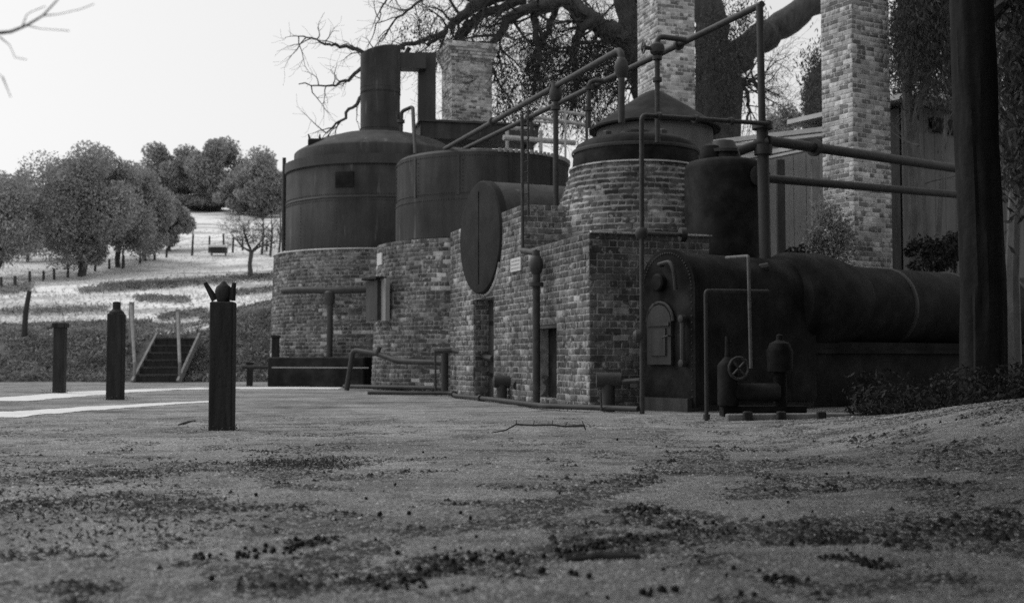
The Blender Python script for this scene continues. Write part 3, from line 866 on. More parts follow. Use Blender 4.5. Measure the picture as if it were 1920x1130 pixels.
pipe('thin right-angled pipe standing before the boiler, nearest the camera', [P2, W(1323, 545, 13.3), W(1440, 546, 14.4)], .022, 'thin_pipe', mat='rust', bend=.05, flanges=((0, .03),))
pipe('thin pale hooked pipe hanging before the boiler beside the vent pole', [W(1408, 690, 13.9), W(1403, 480, 13.9), W(1362, 483, 14.6)], .02, 'thin_pipe', mat='worn', bend=.04)
# long pipes to the right
c0, c1 = W(1440, 264, 16.7), W(2000, 346, 22.5)
pipe('upper long dark pipe crossing in front of the rightmost chimney', [c0, c1], .075, 'long_pipe', flanges=((0, .12),))
e0, e1_ = W(1428, 334, 17.4), W(2000, 382, 22.5)
pipe('lower long dark pipe passing in front of the rightmost chimney', [e0, e1_], .064, 'long_pipe')

# valve post at the wall
vw = thing('valve_post', 'stout upright pipe with ball valve in front of the small fire door', 'pipe', B(1.65, -.2, 0))
bp = B(1.65, -.2, 0); zt_ = W(1028, 470, bp.y).z
x = MB(); x.tube([bp - Vector((0, 0, .1)), Vector((bp.x, bp.y, zt_))], .058, 14); x.build('stem', M['pipe'], vw, True)
zq = W(1028, 497, bp.y).z
x = MB(); x.lathe((bp.x, bp.y, zq), [(.06, -.14), (.085, -.10), (.11, 0), (.085, .1), (.06, .14)], 18); x.build('ball_valve', M['pipe'], vw, True)
zq = W(1028, 533, bp.y).z
flange(vw, (bp.x, bp.y, zq), (0, 0, 1), .11, .03)
x = MB(); e = W(980, 470, bp.y + .7); x.tube([Vector((bp.x, bp.y, zt_ - .03)), e], .048, 10); x.build('arm', M['pipe'], vw, True)
lad = thing('down_pipe', 'narrow ladder-like pair of rods hanging behind the round end plate', 'pipe', W(980, 470, bp.y + .7))
x = MB(); x.tube([W(980, 472, bp.y + .7), W(979, 215, bp.y + .75)], .026, 8); x.build('rod', M['pipe'], lad)
x = MB(); x.tube([W(991, 405, bp.y + .8), W(990, 200, bp.y + .85)], .016, 6); x.build('rod', M['pipe'], lad)
for k in range(9):
    x = MB(); x.tube([W(979, 225 + k * 20, bp.y + .75), W(990, 222 + k * 20, bp.y + .85)], .010, 5); x.build('rung', M['pipe'], lad)
# drip bracket
# yard pipes along the foot of the block
def gp(px, py): p = G(px, py); return p
pipe('long low iron pipe lying along the foot of the brick block', [onG(gp(690, 741).x, gp(690, 741).y, .05), onG(gp(850, 742).x, gp(850, 742).y, .05), B(5, -.55, .05), B(2.5, -.5, .05), B(.2, -.6, .05), onG(P1.x - .05, P1.y, .06)], .036, 'ground_pipe', mat='iron', flanges=((1, .5), (2, .6)))
pipe('low pipe lying in front of the middle round furnace', [W(645, 724, 27.0), W(838, 727, 24.4)], .045, 'ground_pipe', mat='iron')
z0 = 0
hp = thing('bent_pipe', 'bent dark pipe frame on uprights in front of the middle round furnace', 'pipe', (W(655, 725, 25.5).x, 25.5, 0))
x = MB(); x.tube([W(650, 731, 25.5), W(662, 656, 25.4), W(712, 664, 25.0), W(745, 677, 24.6), W(836, 680, 23.9)], .058, 10, bend=.12); x.build('run', M['iron'], hp, True)
x = MB(); x.tube([W(834, 738, 23.9), W(834, 655, 23.9)], .075, 12); x.build('upright', M['iron'], hp, True)
x = MB(); x.tube([W(817, 745, 22.6), W(816, 662, 22.6)], .022, 6); x.build('rod', M['pipe'], hp)
x = MB(); x.tube([W(816, 658, 23.0), W(850, 656, 22.9), W(880, 663, 22.3), W(924, 672, 21.3)], .055, 8); x.build('lever', M['iron'], hp)
x = MB(); x.tube([W(850, 657, 22.9), W(858, 643, 22.9)], .04, 8); x.build('handle', M['iron'], hp)
x = MB(); x.tube([W(706, 664, 25.0), W(712, 650, 25.0)], .05, 8); x.build('stub', M['iron'], hp)
# taps
tp = thing('yard_tap', 'squat valve and hooked tap on the ground beside the tall doorway', 'tap', (W(941, 748, 19.6).x, 19.6, 0))
q = W(941, 748, 19.6); q.z = 0
x = MB(); x.tube([q, q + Vector((0, 0, .28))], .09, 12); x.build('stump', M['iron'], tp, True)
x = MB(); x.lathe(q + Vector((.05, 0, .32)), [(.06, -.2), (.1, -.18), (.1, .2), (.06, .22)], 12, (1, .1, 0)); x.build('valve', M['iron'], tp, True)
x = MB(); x.tube([W(930, 722, 19.6), W(962, 724, 19.6), W(970, 706, 19.4), W(965, 694, 19.4)], .03, 8, bend=.06); x.build('hook', M['pipe'], tp, True)
x = MB(); x.lathe(W(971, 722, 19.3), [(.03, -.03), (.085, -.03), (.085, .03), (.03, .03)], 14, (.2, -1, 0)); x.build('wheel', M['pipe'], tp, True)
x = MB(); x.tube([W(975, 734, 19.3), W(1020, 728, 18.4)], .03, 8); x.build('branch', M['pipe'], tp)
st = thing('valve_stump', 'short thick pipe stump with flanged top before the brick pier', 'pipe', (W(1141, 765, 15.6).x, 15.6, 0))
q = W(1141, 765, 15.6); q.z = 0
x = MB(); x.tube([q, q + Vector((0, 0, .36))], .085, 14); x.build('stump', M['iron'], st, True)
flange(st, q + Vector((0, 0, .42)), (1, 0, 0), .10, .16, 'valve')
x = MB(); x.tube([W(1152, 716, 15.6), W(1200, 713, 15.4)], .035, 8); x.build('branch', M['pipe'], st)
x = MB(); x.tube([W(1128, 770, 15.3), W(1126, 735, 15.3)], .014, 6); x.build('rod', M['pipe'], st)

# dome pipe on the column still
dp = thing('dome_pipe', 'small hooped pipe with cock on the dome beside the iron column', 'pipe', W(752, 255, 31.4))
x = MB(); x.tube([W(752, 258, 31.4), W(753, 209, 31.4), W(774, 200, 31.2), W(778, 290, 30.2)], .05, 8, bend=.1); x.build('run', M['pipe'], dp, True)
flange(dp, W(752, 228, 31.4), (0, 0, 1), .1, .04); x = MB(); x.tube([W(745, 230, 31.4), W(745, 215, 31.4)], .03, 6); x.build('cock', M['pipe'], dp)

# pale pipe rack behind the open tank
rk = thing('pipe_rack', 'rack of pale pipes above the open tank between the two chimneys', 'rack', (W(1020, 400, 31).x, 31, 0))
for (a, b, r_) in (((944, 258), (1078, 268), .075), ((955, 240), (1000, 243), .05), ((985, 217), (1108, 236), .05), ((1010, 203), (1100, 216), .045), ((1000, 228), (1090, 233), .03)):
    x = MB(); x.tube([W(a[0], a[1], 30.6), W(b[0], b[1], 31.4)], r_, 8); x.build('rail', M['pipe_pale'], rk, True)
for (px, y0_, y1_, r_) in ((1014, 245, 300, .05), (1060, 203, 300, .03), (951, 240, 300, .05), (1100, 200, 300, .04), (997, 215, 300, .06)):
    x = MB(); p = W(px, y0_, 31); x.tube([p, (p.x, p.y, 0)], r_, 6); x.build('upright', M['pipe_pale'] if px in (1014, 1060, 951) else M['pipe'], rk, True)

# leftmost furnace: pole, ring pipe, sill tank
pl_ = thing('tee_pole', 'dark tee-topped pole in front of the leftmost round furnace', 'pole', (W(617, 722, 29.0).x, 29.0, 0))
x = MB(); p = W(617, 722, 29.0); x.tube([(p.x, p.y, 0), W(619, 560, 29.0)], .075, 10); x.build('upright', M['iron'], pl_, True)
x = MB(); x.lathe(W(618, 556, 29.0), [(.09, -.2), (.13, -.1), (.13, .1), (.09, .14)], 12); x.build('cap', M['iron'], pl_, True)
x = MB(); x.tube([W(532, 545, 30.0), W(560, 543, 29.4), W(620, 545, 29.0), W(692, 543, 29.0)], .085, 10); x.build('crossbar', M['iron'], pl_, True)
tr_ = thing('iron_trough', 'low dark trough along the foot of the leftmost round furnace', 'trough', (W(600, 724, 29.2).x, 28.8, 0))
pa, pb = W(514, 690, 29.6), W(694, 690, 28.6)
pc = (pa + pb) / 2; pc.z = .36
ag = math.atan2(pb.y - pa.y, pb.x - pa.x)
x = MB(); x.bbox(pc + Vector((0, .1, 0)), ((pb - pa).length, .7, .76), .03, ag); x.build('body', M['boiler'], tr_)
x = MB(); x.box(pc + Vector((0, -.27, .12)), ((pb - pa).length, .02, .03), ag); x.build('batten', M['wall_grey'], tr_)
for (px, top, w_, lb) in ((468, 682, .16, 'short dark stake beside the trough, left of the furnaces'), (516, 632, .20, 'squat dark bollard at the left corner of the leftmost furnace')):
    q = W(px, 722, 30.2); q.z = 0
    t = thing('stake', lb, 'post', q)
    x = MB(); h = W(px, top, 30.2).z; x.bbox(q + Vector((0, 0, h / 2)), (w_, w_, h), .015, .2); x.build('shaft', M['post'], t)
    x = MB(); x.bbox(q + Vector((0, 0, h + .02)), (w_ * 1.3, w_ * 1.3, .06), .01, .2); x.build('cap', M['post'], t)
q = thing('rail', 'low dark rail running left from the trough', 'rail', W(470, 690, 29.8))
x = MB(); x.tube([W(455, 688, 29.8), W(515, 688, 29.5)], .05, 8); x.build('bar', M['post'], q)

# steam pump before the boiler
sp = thing('steam_pump', 'small dark steam pump with bell-shaped air chamber before the boiler', 'pump', (W(1420, 785, 14.2).x, 14.2, 0))
q = W(1375, 770, 14.2); q.z = 0
x = MB(); x.box(W(1430, 770, 14.3), (1.0, .3, .12)); x.build('bed', M['boiler'], sp)
q = W(1462, 665, 14.3)
x = MB(); x.lathe((q.x, q.y, q.z - .22), [(.08, -.45), (.08, 0), (.15, .02), (.16, .26), (.12, .36), (.04, .40), (.04, .46), (.02, .47)], 20); x.build('air_chamber', M['boiler'], sp, True)
q = W(1365, 700, 14.2)
x = MB(); x.lathe((q.x, q.y, q.z), [(.10, -.4), (.13, -.38), (.13, .1), (.10, .14), (.04, .2), (.03, .45)], 16); x.build('steam_cylinder', M['boiler'], sp, True)
x = MB(); x.lathe(W(1412, 735, 14.2), [(.09, -.3), (.11, -.28), (.11, .3), (.09, .32)], 14, (1, 0, 0)); x.build('pump_barrel', M['boiler'], sp, True)
wheel(sp, W(1385, 690, 14.0), (0.3, -1, 0), .13)
# low pale beam and stumps before the boiler
bm_ = thing('sleeper_beam', 'pale low timber beam lying on the ground before the boiler', 'beam', W(1490, 790, 13.3))
a_, b__ = W(1362, 790, 13.25), W(1615, 783, 13.5)
x = MB(); c = (a_ + b__) / 2; c.z = .035; x.bbox(c, ((b__ - a_).length, .10, .09), .012, math.atan2(b__.y - a_.y, b__.x - a_.x)); x.build('beam', M['grey_timber'], bm_)
for px in (1402, 1465, 1540):
    x = MB(); q = W(px, 792, 13.2); q.z = .04; x.bbox(q, (.10, .08, .14), .012); x.build('chock', M['post'], bm_)

# ---------------------------------------------------------------- sheds on the right
sd = thing('pale_shed', 'grey board shed with pale roof bars behind the vertical tank', 'shed', (W(1500, 480, 26).x, 26, 0))
sL, sR = W(1290, 300, 27.5), W(1560, 300, 25.2)
ang = math.atan2(sR.y - sL.y, sR.x - sL.x); L = (sR - sL).length; c = (sL + sR) / 2
ux = Vector((math.cos(ang), math.sin(ang), 0)); uy = Vector((-ux.y, ux.x, 0))
k = 0; w_ = .30
while k * w_ < L:
    x = MB(); p = sL + ux * (k + .5) * w_; x.box((p.x, p.y, sL.z / 2 + rnd.uniform(0, .02)), (w_ - .012, .03, sL.z), ang, uy=None); x.build('board', M['wall_grey'], sd); k += 1
x = MB(); q = c + uy * 1.5; x.box((q.x, q.y, c.z / 2), (L - .1, 2.8, c.z - .1), ang); x.build('interior', M['timber'], sd)
for (y_, z_, a_, b_) in ((258, .10, 1285, 1555), (268, .06, 1285, 1555), (288, .09, 1365, 1512), (297, .05, 1370, 1510)):
    p, q = W(a_, y_ - 2, 26.6), W(b_, y_ + 3, 24.6)
    x = MB(); x.box((p + q) / 2, ((q - p).length, .16, z_), math.atan2(q.y - p.y, q.x - p.x)); x.build('roof_bar', M['roof_pale'], sd)
for px in (1463, 1528):
    p = W(px, 300, 24.8); x = MB(); x.box((p.x, p.y, p.z / 2), (.16, .14, p.z)); x.build('post', M['timber'] if px == 1463 else M['grey_timber'], sd)
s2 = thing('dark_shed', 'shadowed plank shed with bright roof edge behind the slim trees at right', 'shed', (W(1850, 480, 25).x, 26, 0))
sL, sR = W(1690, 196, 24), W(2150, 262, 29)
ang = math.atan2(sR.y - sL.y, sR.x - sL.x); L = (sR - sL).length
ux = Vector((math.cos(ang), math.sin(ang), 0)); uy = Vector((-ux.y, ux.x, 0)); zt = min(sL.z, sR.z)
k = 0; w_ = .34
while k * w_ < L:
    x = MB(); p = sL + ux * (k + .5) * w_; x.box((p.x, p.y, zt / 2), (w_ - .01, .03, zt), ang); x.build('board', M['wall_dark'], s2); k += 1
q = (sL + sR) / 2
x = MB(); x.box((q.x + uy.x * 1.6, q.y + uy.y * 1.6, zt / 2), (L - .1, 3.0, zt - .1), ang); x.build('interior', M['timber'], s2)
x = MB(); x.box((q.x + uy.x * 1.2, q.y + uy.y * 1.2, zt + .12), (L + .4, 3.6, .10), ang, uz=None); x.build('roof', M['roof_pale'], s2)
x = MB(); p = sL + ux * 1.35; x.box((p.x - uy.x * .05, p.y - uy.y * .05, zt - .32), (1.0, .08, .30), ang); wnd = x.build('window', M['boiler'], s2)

# ---------------------------------------------------------------- posts in the yard
def yard_post(px, base, top, width, label):
    p = G(px, base); Y = p.y
    w = width * Y / 2200; h = W(px, top, Y).z - p.z
    t = thing('gate_post', label, 'post', p, 'dark square posts across the yard')
    x = MB(); x.bbox(p + Vector((0, 0, h / 2 - .05)), (w, w, h + .1), .012, R(4)); x.build('shaft', M['post'], t)
    return t, p + Vector((0, 0, h)), w, Y
t, p, w, Y = yard_post(416, 806, 566, 43, 'nearest square post, topped with a knob and two splayed prongs')
x = MB(); x.lathe(p, [(w * .26, 0), (w * .33, .05), (w * .37, .10), (w * .31, .15), (w * .17, .175), (w * .09, .20), (.01, .205)], 20); x.build('knob', M['post'], t, True)
for s in (-1, 1):
    x = MB(); a, b = p + Vector((s * w * .36, 0, .02)), p + Vector((s * w * (.78 if s < 0 else .50), -.03, .19)); x.tube([a, b], [.042, .022], 6); x.build('prong', M['post'], t)
t, p, w, Y = yard_post(216, 749, 588, 28, 'middle square post in the yard, with a rounded shoulder and stub on top')
x = MB(); x.lathe(p, [(w * .5, 0), (w * .48, .03), (w * .3, .07), (w * .26, .08), (w * .26, .2), (.02, .21)], 16); x.build('stub', M['post'], t, True)
t, p, w, Y = yard_post(111, 737, 612, 20, 'farthest square post at left, with a slightly flared top')
x = MB(); x.bbox(p + Vector((0, 0, .03)), (w * 1.25, w * 1.25, .10), .02); x.build('cap', M['post'], t)

# ---------------------------------------------------------------- steps up the bank
sp0, sp1 = W(258, 716, 34.9), W(342, 716, 34.9)
stp = thing('timber_steps', 'short flight of dark timber steps up the grassy bank', 'steps', ((sp0.x + sp1.x) / 2, 34.9, 0))
nst = 6; cx = (sp0.x + sp1.x) / 2; wid = sp1.x - sp0.x
for k in range(nst):
    yk, zk = 34.6 + k * .36, .22 * (k + 1)
    x = MB(); x.box((cx, yk + .18, zk), (wid - .1, .40, .05)); x.build('tread', M['timber'], stp)
    x = MB(); x.box((cx, yk + .02, zk - .125), (wid - .12, .03, .19)); x.build('riser', M['post'], stp)
for s in (-1, 1):
    X = cx + s * wid / 2
    x = MB(); V = [(X, 34.5, 0), (X, 36.8, 1.42)]
    x.box((X, 35.6, .70), (.07, 2.75, .22), ux=(1, 0, 0), uy=Vector((0, 2.3, 1.42)).normalized(), uz=Vector((0, -1.42, 2.3)).normalized()); x.build('stringer', M['grey_timber'], stp)
    top = W(247 if s < 0 else 334, 566 if s < 0 else 580, 36.8)
    x = MB(); x.box((top.x, 36.8, (top.z + 1.2) / 2), (.13, .12, top.z - 1.2)); x.build('newel', M['grey_timber'], stp)
    bt = W(262 if s < 0 else 346, 690, 34.7)
    x = MB(); x.tube([(top.x, 36.75, top.z - .1), (X, 34.6, .55)], .05, 6); x.build('handrail', M['grey_timber'], stp)
    x = MB(); x.tube([(X, 34.6, 0), (X, 34.6, .6)], .05, 6); x.build('newel', M['grey_timber'], stp)

# ---------------------------------------------------------------- fences on the hill
def fence(label, pix, name='post_fence'):
    p0 = G(*pix[0][:2])
    t = thing(name, label, 'fence', p0)
    tops = []
    for (px, py, hp_) in pix:
        p = G(px, py); h = hp_ * p.y / 2200
        lean = rnd.uniform(-.06, .06) * h
        x = MB(); x.tube([p - Vector((0, 0, .2)), p + Vector((lean, 0, h))], [.09, .07], 6); x.build('post', M['timber'], t)
        tops.append((p, h, lean))
    for w_ in (.85, .5):
        x = MB(); x.tube([p + Vector((l * w_, 0, h * w_)) for p, h, l in tops], .012, 4); x.build('wire', M['pipe'], t)
fence('straggling post-and-wire fence climbing below the left oaks', [(2, 545, 26), (28, 541, 24), (56, 534, 26), (82, 528, 20), (102, 525, 22), (127, 521, 24), (153, 518, 22), (178, 510, 22), (205, 505, 20), (232, 500, 22), (262, 494, 20), (290, 488, 18), (312, 482, 18)])
fence('upper post fence crossing the hill behind the pale trough', [(318, 472, 18), (360, 478, 40), (392, 474, 32), (420, 468, 30), (436, 474, 30), (455, 470, 22), (500, 472, 24), (530, 474, 24)])
p = G(44, 640); t = thing('leaning_post', 'lone leaning fence post on the bank at far left', 'post', p)
h = 95 * p.y / 2200; x = MB(); x.tube([p - Vector((0, 0, .2)), p + Vector((.06, 0, h * .6)), p + Vector((.16, 0, h))], [.10, .085, .07], 7); x.build('shaft', M['timber'], t)
p = G(230, 505); t = thing('stake', 'slim stake standing before the big left oak', 'post', p)
h = 40 * p.y / 2200; x = MB(); x.tube([p - Vector((0, 0, .2)), p + Vector((0, 0, h))], [.08, .06], 6); x.build('shaft', M['timber'], t)
p = G(410, 478); t = thing('hill_trough', 'small white-topped trough on legs on the hillside', 'trough', p)
k_ = p.y / 2200
x = MB(); x.bbox(p + Vector((0, 0, 9 * k_)), (30 * k_, .6, 10 * k_), .03); x.build('body', M['timber'], t)
x = MB(); x.bbox(p + Vector((0, 0, 16 * k_)), (33 * k_, .9, 4 * k_), .02); x.build('top', M['white'], t)
for s in (-1, 1):
    x = MB(); x.tube([p + Vector((s * 13 * k_, 0, -.1)), p + Vector((s * 13 * k_, 0, 5 * k_))], .06, 6); x.build('leg', M['timber'], t)

# ---------------------------------------------------------------- leaves and trees
def leaves(name, P, size, mat, parent=None, droop=0, elong=1.0, kind=None):
    P = np.asarray(P, float); n = len(P)
    u = rng.normal(size=(n, 3)); 
    if droop: u[:, 2] = -abs(u[:, 2]) - droop
    u /= np.linalg.norm(u, axis=1)[:, None]
    v = np.cross(u, rng.normal(size=(n, 3))); v /= np.linalg.norm(v, axis=1)[:, None]
    s = size * rng.uniform(.6, 1.4, n)[:, None]
    a = u * s * elong; b = v * s * .55
    V = np.stack([P - a, P + b * .9 - a * .1, P + a, P - b * .9 + a * .15], 1).reshape(-1, 3)
    if parent is not None: V = V - np.array(root_of(parent))
    F = np.arange(n * 4).reshape(n, 4)
    me = mesh_np(name, V, F, mat)
    o = bpy.data.objects.new(name, me)
    if parent is not None: o.parent = parent
    if kind: o['kind'] = kind
    COL.objects.link(o)
    return o
def clumpy(center, radii, n, nb, spread=.33, top=None):
    """points on many small leaf clumps inside an uneven crown"""
    c = np.array(center); r = np.array(radii)
    r = r * rng.uniform(.92, 1.08, 3)
    d = rng.normal(size=(nb, 3)); d /= np.linalg.norm(d, axis=1)[:, None]
    rr = rng.uniform(.50, .95, nb)[:, None]
    bc = c + d * r * rr
    bs = rng.uniform(.45, 1.35, nb) * spread
    k = rng.integers(0, nb, n)
    q = rng.normal(size=(n, 3)); q /= np.linalg.norm(q, axis=1)[:, None]
    q *= (1.12 * rng.random(n) ** .45)[:, None]
    return bc[k] + q * (bs[k][:, None] * r)
def limb_mesh(name, pts, rad, mat, parent, n=8):
    x = MB(); x.tube(pts, rad, n); return x.build(name, mat, parent, True)
def bark_trunk(pts, rad, mat, parent, n=44, rings=70, depth=.10, flare=.35, seed=0):
    # a trunk with bark ridges, knots and a flared, rooted foot
    pts = [Vector(p) for p in pts]; V = []
    for i in range(rings):
        w = i / (rings - 1) * (len(pts) - 1); k = min(int(w), len(pts) - 2); f = w - k
        p = pts[k].lerp(pts[k + 1], f); r = rad[k] + (rad[k + 1] - rad[k]) * f
        h = i / (rings - 1)
        for j in range(n):
            a = 2 * math.pi * j / n
            ca_, sa_ = math.cos(a), math.sin(a)
            ridge = float(fbm(ca_ * 5 + 9, sa_ * 5 + 9 + p.z * .35, seed, 3)) - .5
            knot = float(fbm(ca_ * 1.4 + 3, sa_ * 1.4 + p.z * 1.1, seed + 5, 3)) - .5
            root = max(0, 1 - (p.z - pts[0].z) / .9) ** 2 * flare * (.6 + .8 * max(0, math.sin(a * 5 + seed)))
            q = r * (1 + depth * 2.2 * ridge + depth * 1.6 * knot + root)
            V.append(p + Vector((ca_ * q, sa_ * q, 0)))
    F = [(i * n + j, i * n + (j + 1) % n, (i + 1) * n + (j + 1) % n, (i + 1) * n + j) for i in range(rings - 1) for j in range(n)]
    x = MB(); x.add(V, F); x.build('trunk', mat, parent, True)
def hill_tree(label, px, base, top, halfw, seed, trunk_px=6, dense=1.0, low=.25, name='oak_tree', mat='leaf_hill', group='oaks on the hillside', Y=None):
    p = G(px, base)
    if Y: p = W(px, base, Y)
    k = p.y / 2200
    H = (base - top) * k; hw = halfw * k
    t = thing(name, label, 'tree', p, group)
    rr = random.Random(seed)
    crown_c = (p.x, p.y, p.z + H * (low + (1 - low) / 2))
    n = int(26000 * dense)
    P = clumpy(crown_c, (hw * .98, hw * .9, H * (1 - low) / 2 * .94), n, 34, .34)
    P = P[P[:, 2] > p.z + .05 * H]
    leaves('crown', P, .00125 * p.y, M[mat], t)
    r0 = trunk_px / 2 * k
    limb_mesh('trunk', [p - Vector((0, 0, .3)), p + Vector((rr.uniform(-.1, .1) * H * .3, 0, H * low)), p + Vector((rr.uniform(-.1, .1) * H, 0, H * .6))], [r0 * 1.25, r0, r0 * .5], M['bark'], t)
    for i in range(4):
        a = rr.uniform(0, 6.28); e = Vector((math.cos(a) * hw * .6, math.sin(a) * hw * .5, H * rr.uniform(.5, .8)))
        b = p + Vector((0, 0, H * low * rr.uniform(.7, 1.1)))
        limb_mesh('limb', [b, (b + p + e) / 2 + Vector((0, 0, .1 * H)), p + e], [r0 * .6, r0 * .4, r0 * .15], M['bark'], t, 6)
    return t
hill_tree('oak cut by the left edge of the view on the hill', -5, 522, 305, 95, 1, 9, 1.4, .06)
hill_tree('biggest oak on the left of the hill, with a leaning trunk', 150, 518, 272, 112, 2, 15, 2.2, .08)
hill_tree('second large oak, half merged with the big left oak', 222, 500, 300, 66, 13, 9, 1.4, .08)
hill_tree('oak between the big left oak and the small round one', 272, 490, 330, 58, 3, 8, 1.2, .08)
hill_tree('small round oak at the end of the left row', 318, 472, 374, 38, 4, 6, .8, .14)
hill_tree('oak on the ridge left of the gap, its crown rounded', 318, 392, 270, 60, 5, 6, 1.2, .04)
hill_tree('tallest oak in the middle of the ridge', 408, 396, 268, 68, 6, 6, 1.4, .04)
hill_tree('oak on the ridge next to the leftmost still', 490, 408, 290, 66, 7, 6, 1.4, .04)
hill_tree('lower dark oak behind the bare sapling', 512, 400, 318, 44, 8, 5, 1.0, .12)
hill_tree('low bush on the open slope below the ridge', 370, 396, 366, 46, 12, 3, .6, .02, 'bush', group='bushes on the hillside')
hill_tree('oak at far left behind the cut-off oak', 52, 490, 315, 58, 9, 6, 1.0, .06)
hill_tree('oak seen through the gap below the ridge oaks', 446, 400, 335, 42, 10, 4, .8, .08)
# orchard stems near the leftmost furnace
for i, (px, b_, tp_) in enumerate(((490, 478, 395), (506, 482, 400), (522, 480, 392))):
    p = G(px, b_); k = p.y / 2200
    t = thing('thin_tree', ('left', 'middle', 'right')[i] + ' one of three thin bare trees beside the leftmost still on the hill', 'tree', p, 'thin bare trees on the hill')
    h = (b_ - tp_) * k
    limb_mesh('trunk', [p - Vector((0, 0, .2)), p + Vector((.05 * h, 0, h * .5)), p + Vector((.02 * h, 0, h))], [.10, .07, .02], M['bark'], t, 6)
    for q in range(6):
        z = h * rnd.uniform(.35, .9); a = rnd.uniform(0, 6.28)
        limb_mesh('branch', [p + Vector((.04 * h, 0, z)), p + Vector((math.cos(a) * h * .2, math.sin(a) * h * .2, z + h * .2))], [.04, .012], M['bark'], t, 5)

def twigs(x, start, direc, length, r, depth, rr, up=.15, spread=.75):
    """adds a crooked branch with side twigs to the mesh builder"""
    pts, rad = [start], [r]
    d = Vector(direc).normalized(); p = Vector(start)
    n = 5
    for i in range(n):
        d = (d + Vector((rr.gauss(0, .22), rr.gauss(0, .22), rr.gauss(0, .22) + up * .2))).normalized()
        p = p + d * (length / n); pts.append(p.copy()); rad.append(max(r * (1 - .8 * (i + 1) / n), .004))
        if depth > 0 and i > 0:
            for _ in range(2 if depth > 1 else 1 + (rr.random() < .5)):
                dd = (d + Vector((rr.gauss(0, spread), rr.gauss(0, spread), rr.gauss(0, spread)))).normalized()
                twigs(x, p.copy(), dd, length * rr.uniform(.4, .65), rad[-1] * .6, depth - 1, rr, up, spread)
    x.tube(pts, rad, 5 if r > .02 else 3, cap=False)
# bare sapling on the hill
p = G(471, 525); k = p.y / 2200
sa = thing('bare_sapling', 'forked bare young tree on the hill beside the leftmost furnace', 'tree', p)
f = p + Vector((-.1 * k, 0, 52 * k))
limb_mesh('trunk', [p - Vector((0, 0, .2)), p + Vector((-3 * k, 0, 30 * k)), f], [6 * k, 4 * k, 4 * k], M['bark'], sa)
rr = random.Random(5)
for (dx, dz, L) in ((-18, 40, 62), (4, 40, 58), (40, 30, 58), (-32, 34, 50), (22, 40, 50)):
    x = MB(); twigs(x, f, (dx, rr.uniform(-10, 10), dz), L * k, 2.6 * k, 3, rr); b_ = x.build('branch', M['bark'], sa)
P = clumpy((f.x, f.y, f.z + 40 * k), (45 * k, 40 * k, 34 * k), 260, 60, .2)
leaves('foliage', P, .08, M['leaf_hill'], sa)

# ---- the great tree behind the chimneys
TY = 37.0
gt = thing('great_tree', 'huge spreading oak with bare twisting limbs behind the chimneys', 'tree', (W(1348, 690, TY).x, TY, 0))
tk = TY / 2200
def PL(pts, dy=0): return [W(a, b, TY + dy + (c_[0] if (c_ := q_[3:]) else 0)) for q_ in pts for a, b in [q_[:2]]], [q_[2] * tk for q_ in pts]
def limb(pts, dy=0, name='limb', n=10, tw=1, seed=0):
    # smooth the drawn line and give it knobbly width
    P_, r_ = PL(pts, dy)
    Q_, s_ = [], []
    for i in range(len(P_) - 1):
        for w in (0, .2, .4, .6, .8):
            p = lerp(P_[i], P_[i + 1], w)
            jt = max(r_[i] * .13, .055)
            Q_.append(p + Vector((rnd.uniform(-jt, jt), rnd.uniform(-jt, jt), rnd.uniform(-jt, jt)))); s_.append((r_[i] + (r_[i + 1] - r_[i]) * w) * (rnd.uniform(.9, 1.12) if name != 'trunk' else 1))
    Q_.append(P_[-1]); s_.append(r_[-1])
    limb_mesh(name, Q_, s_, M['bark'], gt, n)
    return Q_, s_
LIMBS = []
TP, TR = PL([(1350, 705, 52), (1348, 420, 46), (1346, 260, 42), (1348, 170, 45), (1345, 96, 38)])
bark_trunk(TP, TR, M['bark'], gt, 48, 90, .09, .2, 2)
LIMBS.append((TP, TR))
LIMBS.append(limb([(1345, 160, 30), (1395, 92, 28), (1465, 48, 27), (1545, -8, 24), (1650, -80, 18), (1760, -140, 10)], .3))
LIMBS.append(limb([(1345, 110, 36), (1325, 20, 30), (1310, -70, 24), (1290, -180, 16)], .2))
LIMBS.append(limb([(1345, 220, 26), (1290, 190, 26), (1215, 190, 24), (1195, 130, 24), (1180, 50, 23), (1165, -30, 20), (1130, -120, 14)], .8))
LIMBS.append(limb([(1200, 118, 20), (1160, 70, 20), (1110, 40, 18), (1070, 5, 15), (1030, -30, 12), (960, -70, 8)], .4))
LIMBS.append(limb([(1110, 42, 9), (1085, 60, 9), (1075, 95, 8), (1080, 150, 6), (1070, 210, 4)], .2))
LIMBS.append(limb([(1060, 0, 12), (1000, 12, 11), (950, 40, 9), (925, 80, 7), (918, 130, 5), (905, 190, 3)], .1))
LIMBS.append(limb([(1030, -30, 12), (950, -15, 14), (895, 8, 13), (862, 32, 9), (835, 58, 5), (800, 85, 3)], .5))
LIMBS.append(limb([(985, 0, 9), (905, 25, 8), (870, 50, 6)], .6))
LIMBS.append(limb([(1000, 0, 9), (1005, 50, 7), (1010, 110, 5), (1000, 180, 3)], .4))
LIMBS.append(limb([(1050, 0, 8), (1030, 50, 6), (1015, 90, 4), (985, 130, 3)], .9))
LIMBS.append(limb([(1385, 140, 5), (1392, 160, 5), (1412, 150, 4), (1430, 170, 2.5)], -.2, n=6))
LIMBS.append(limb([(1392, 150, 4), (1404, 190, 3), (1402, 228, 2)], -.2, n=6))
LIMBS.append(limb([(1300, 60, 12), (1240, 20, 10), (1200, -20, 8)], .9))
LIMBS.append(limb([(840, 60, 5), (760, 85, 4.5), (690, 98, 4), (640, 88, 3), (600, 78, 2), (560, 68, 1)], .5, n=6))
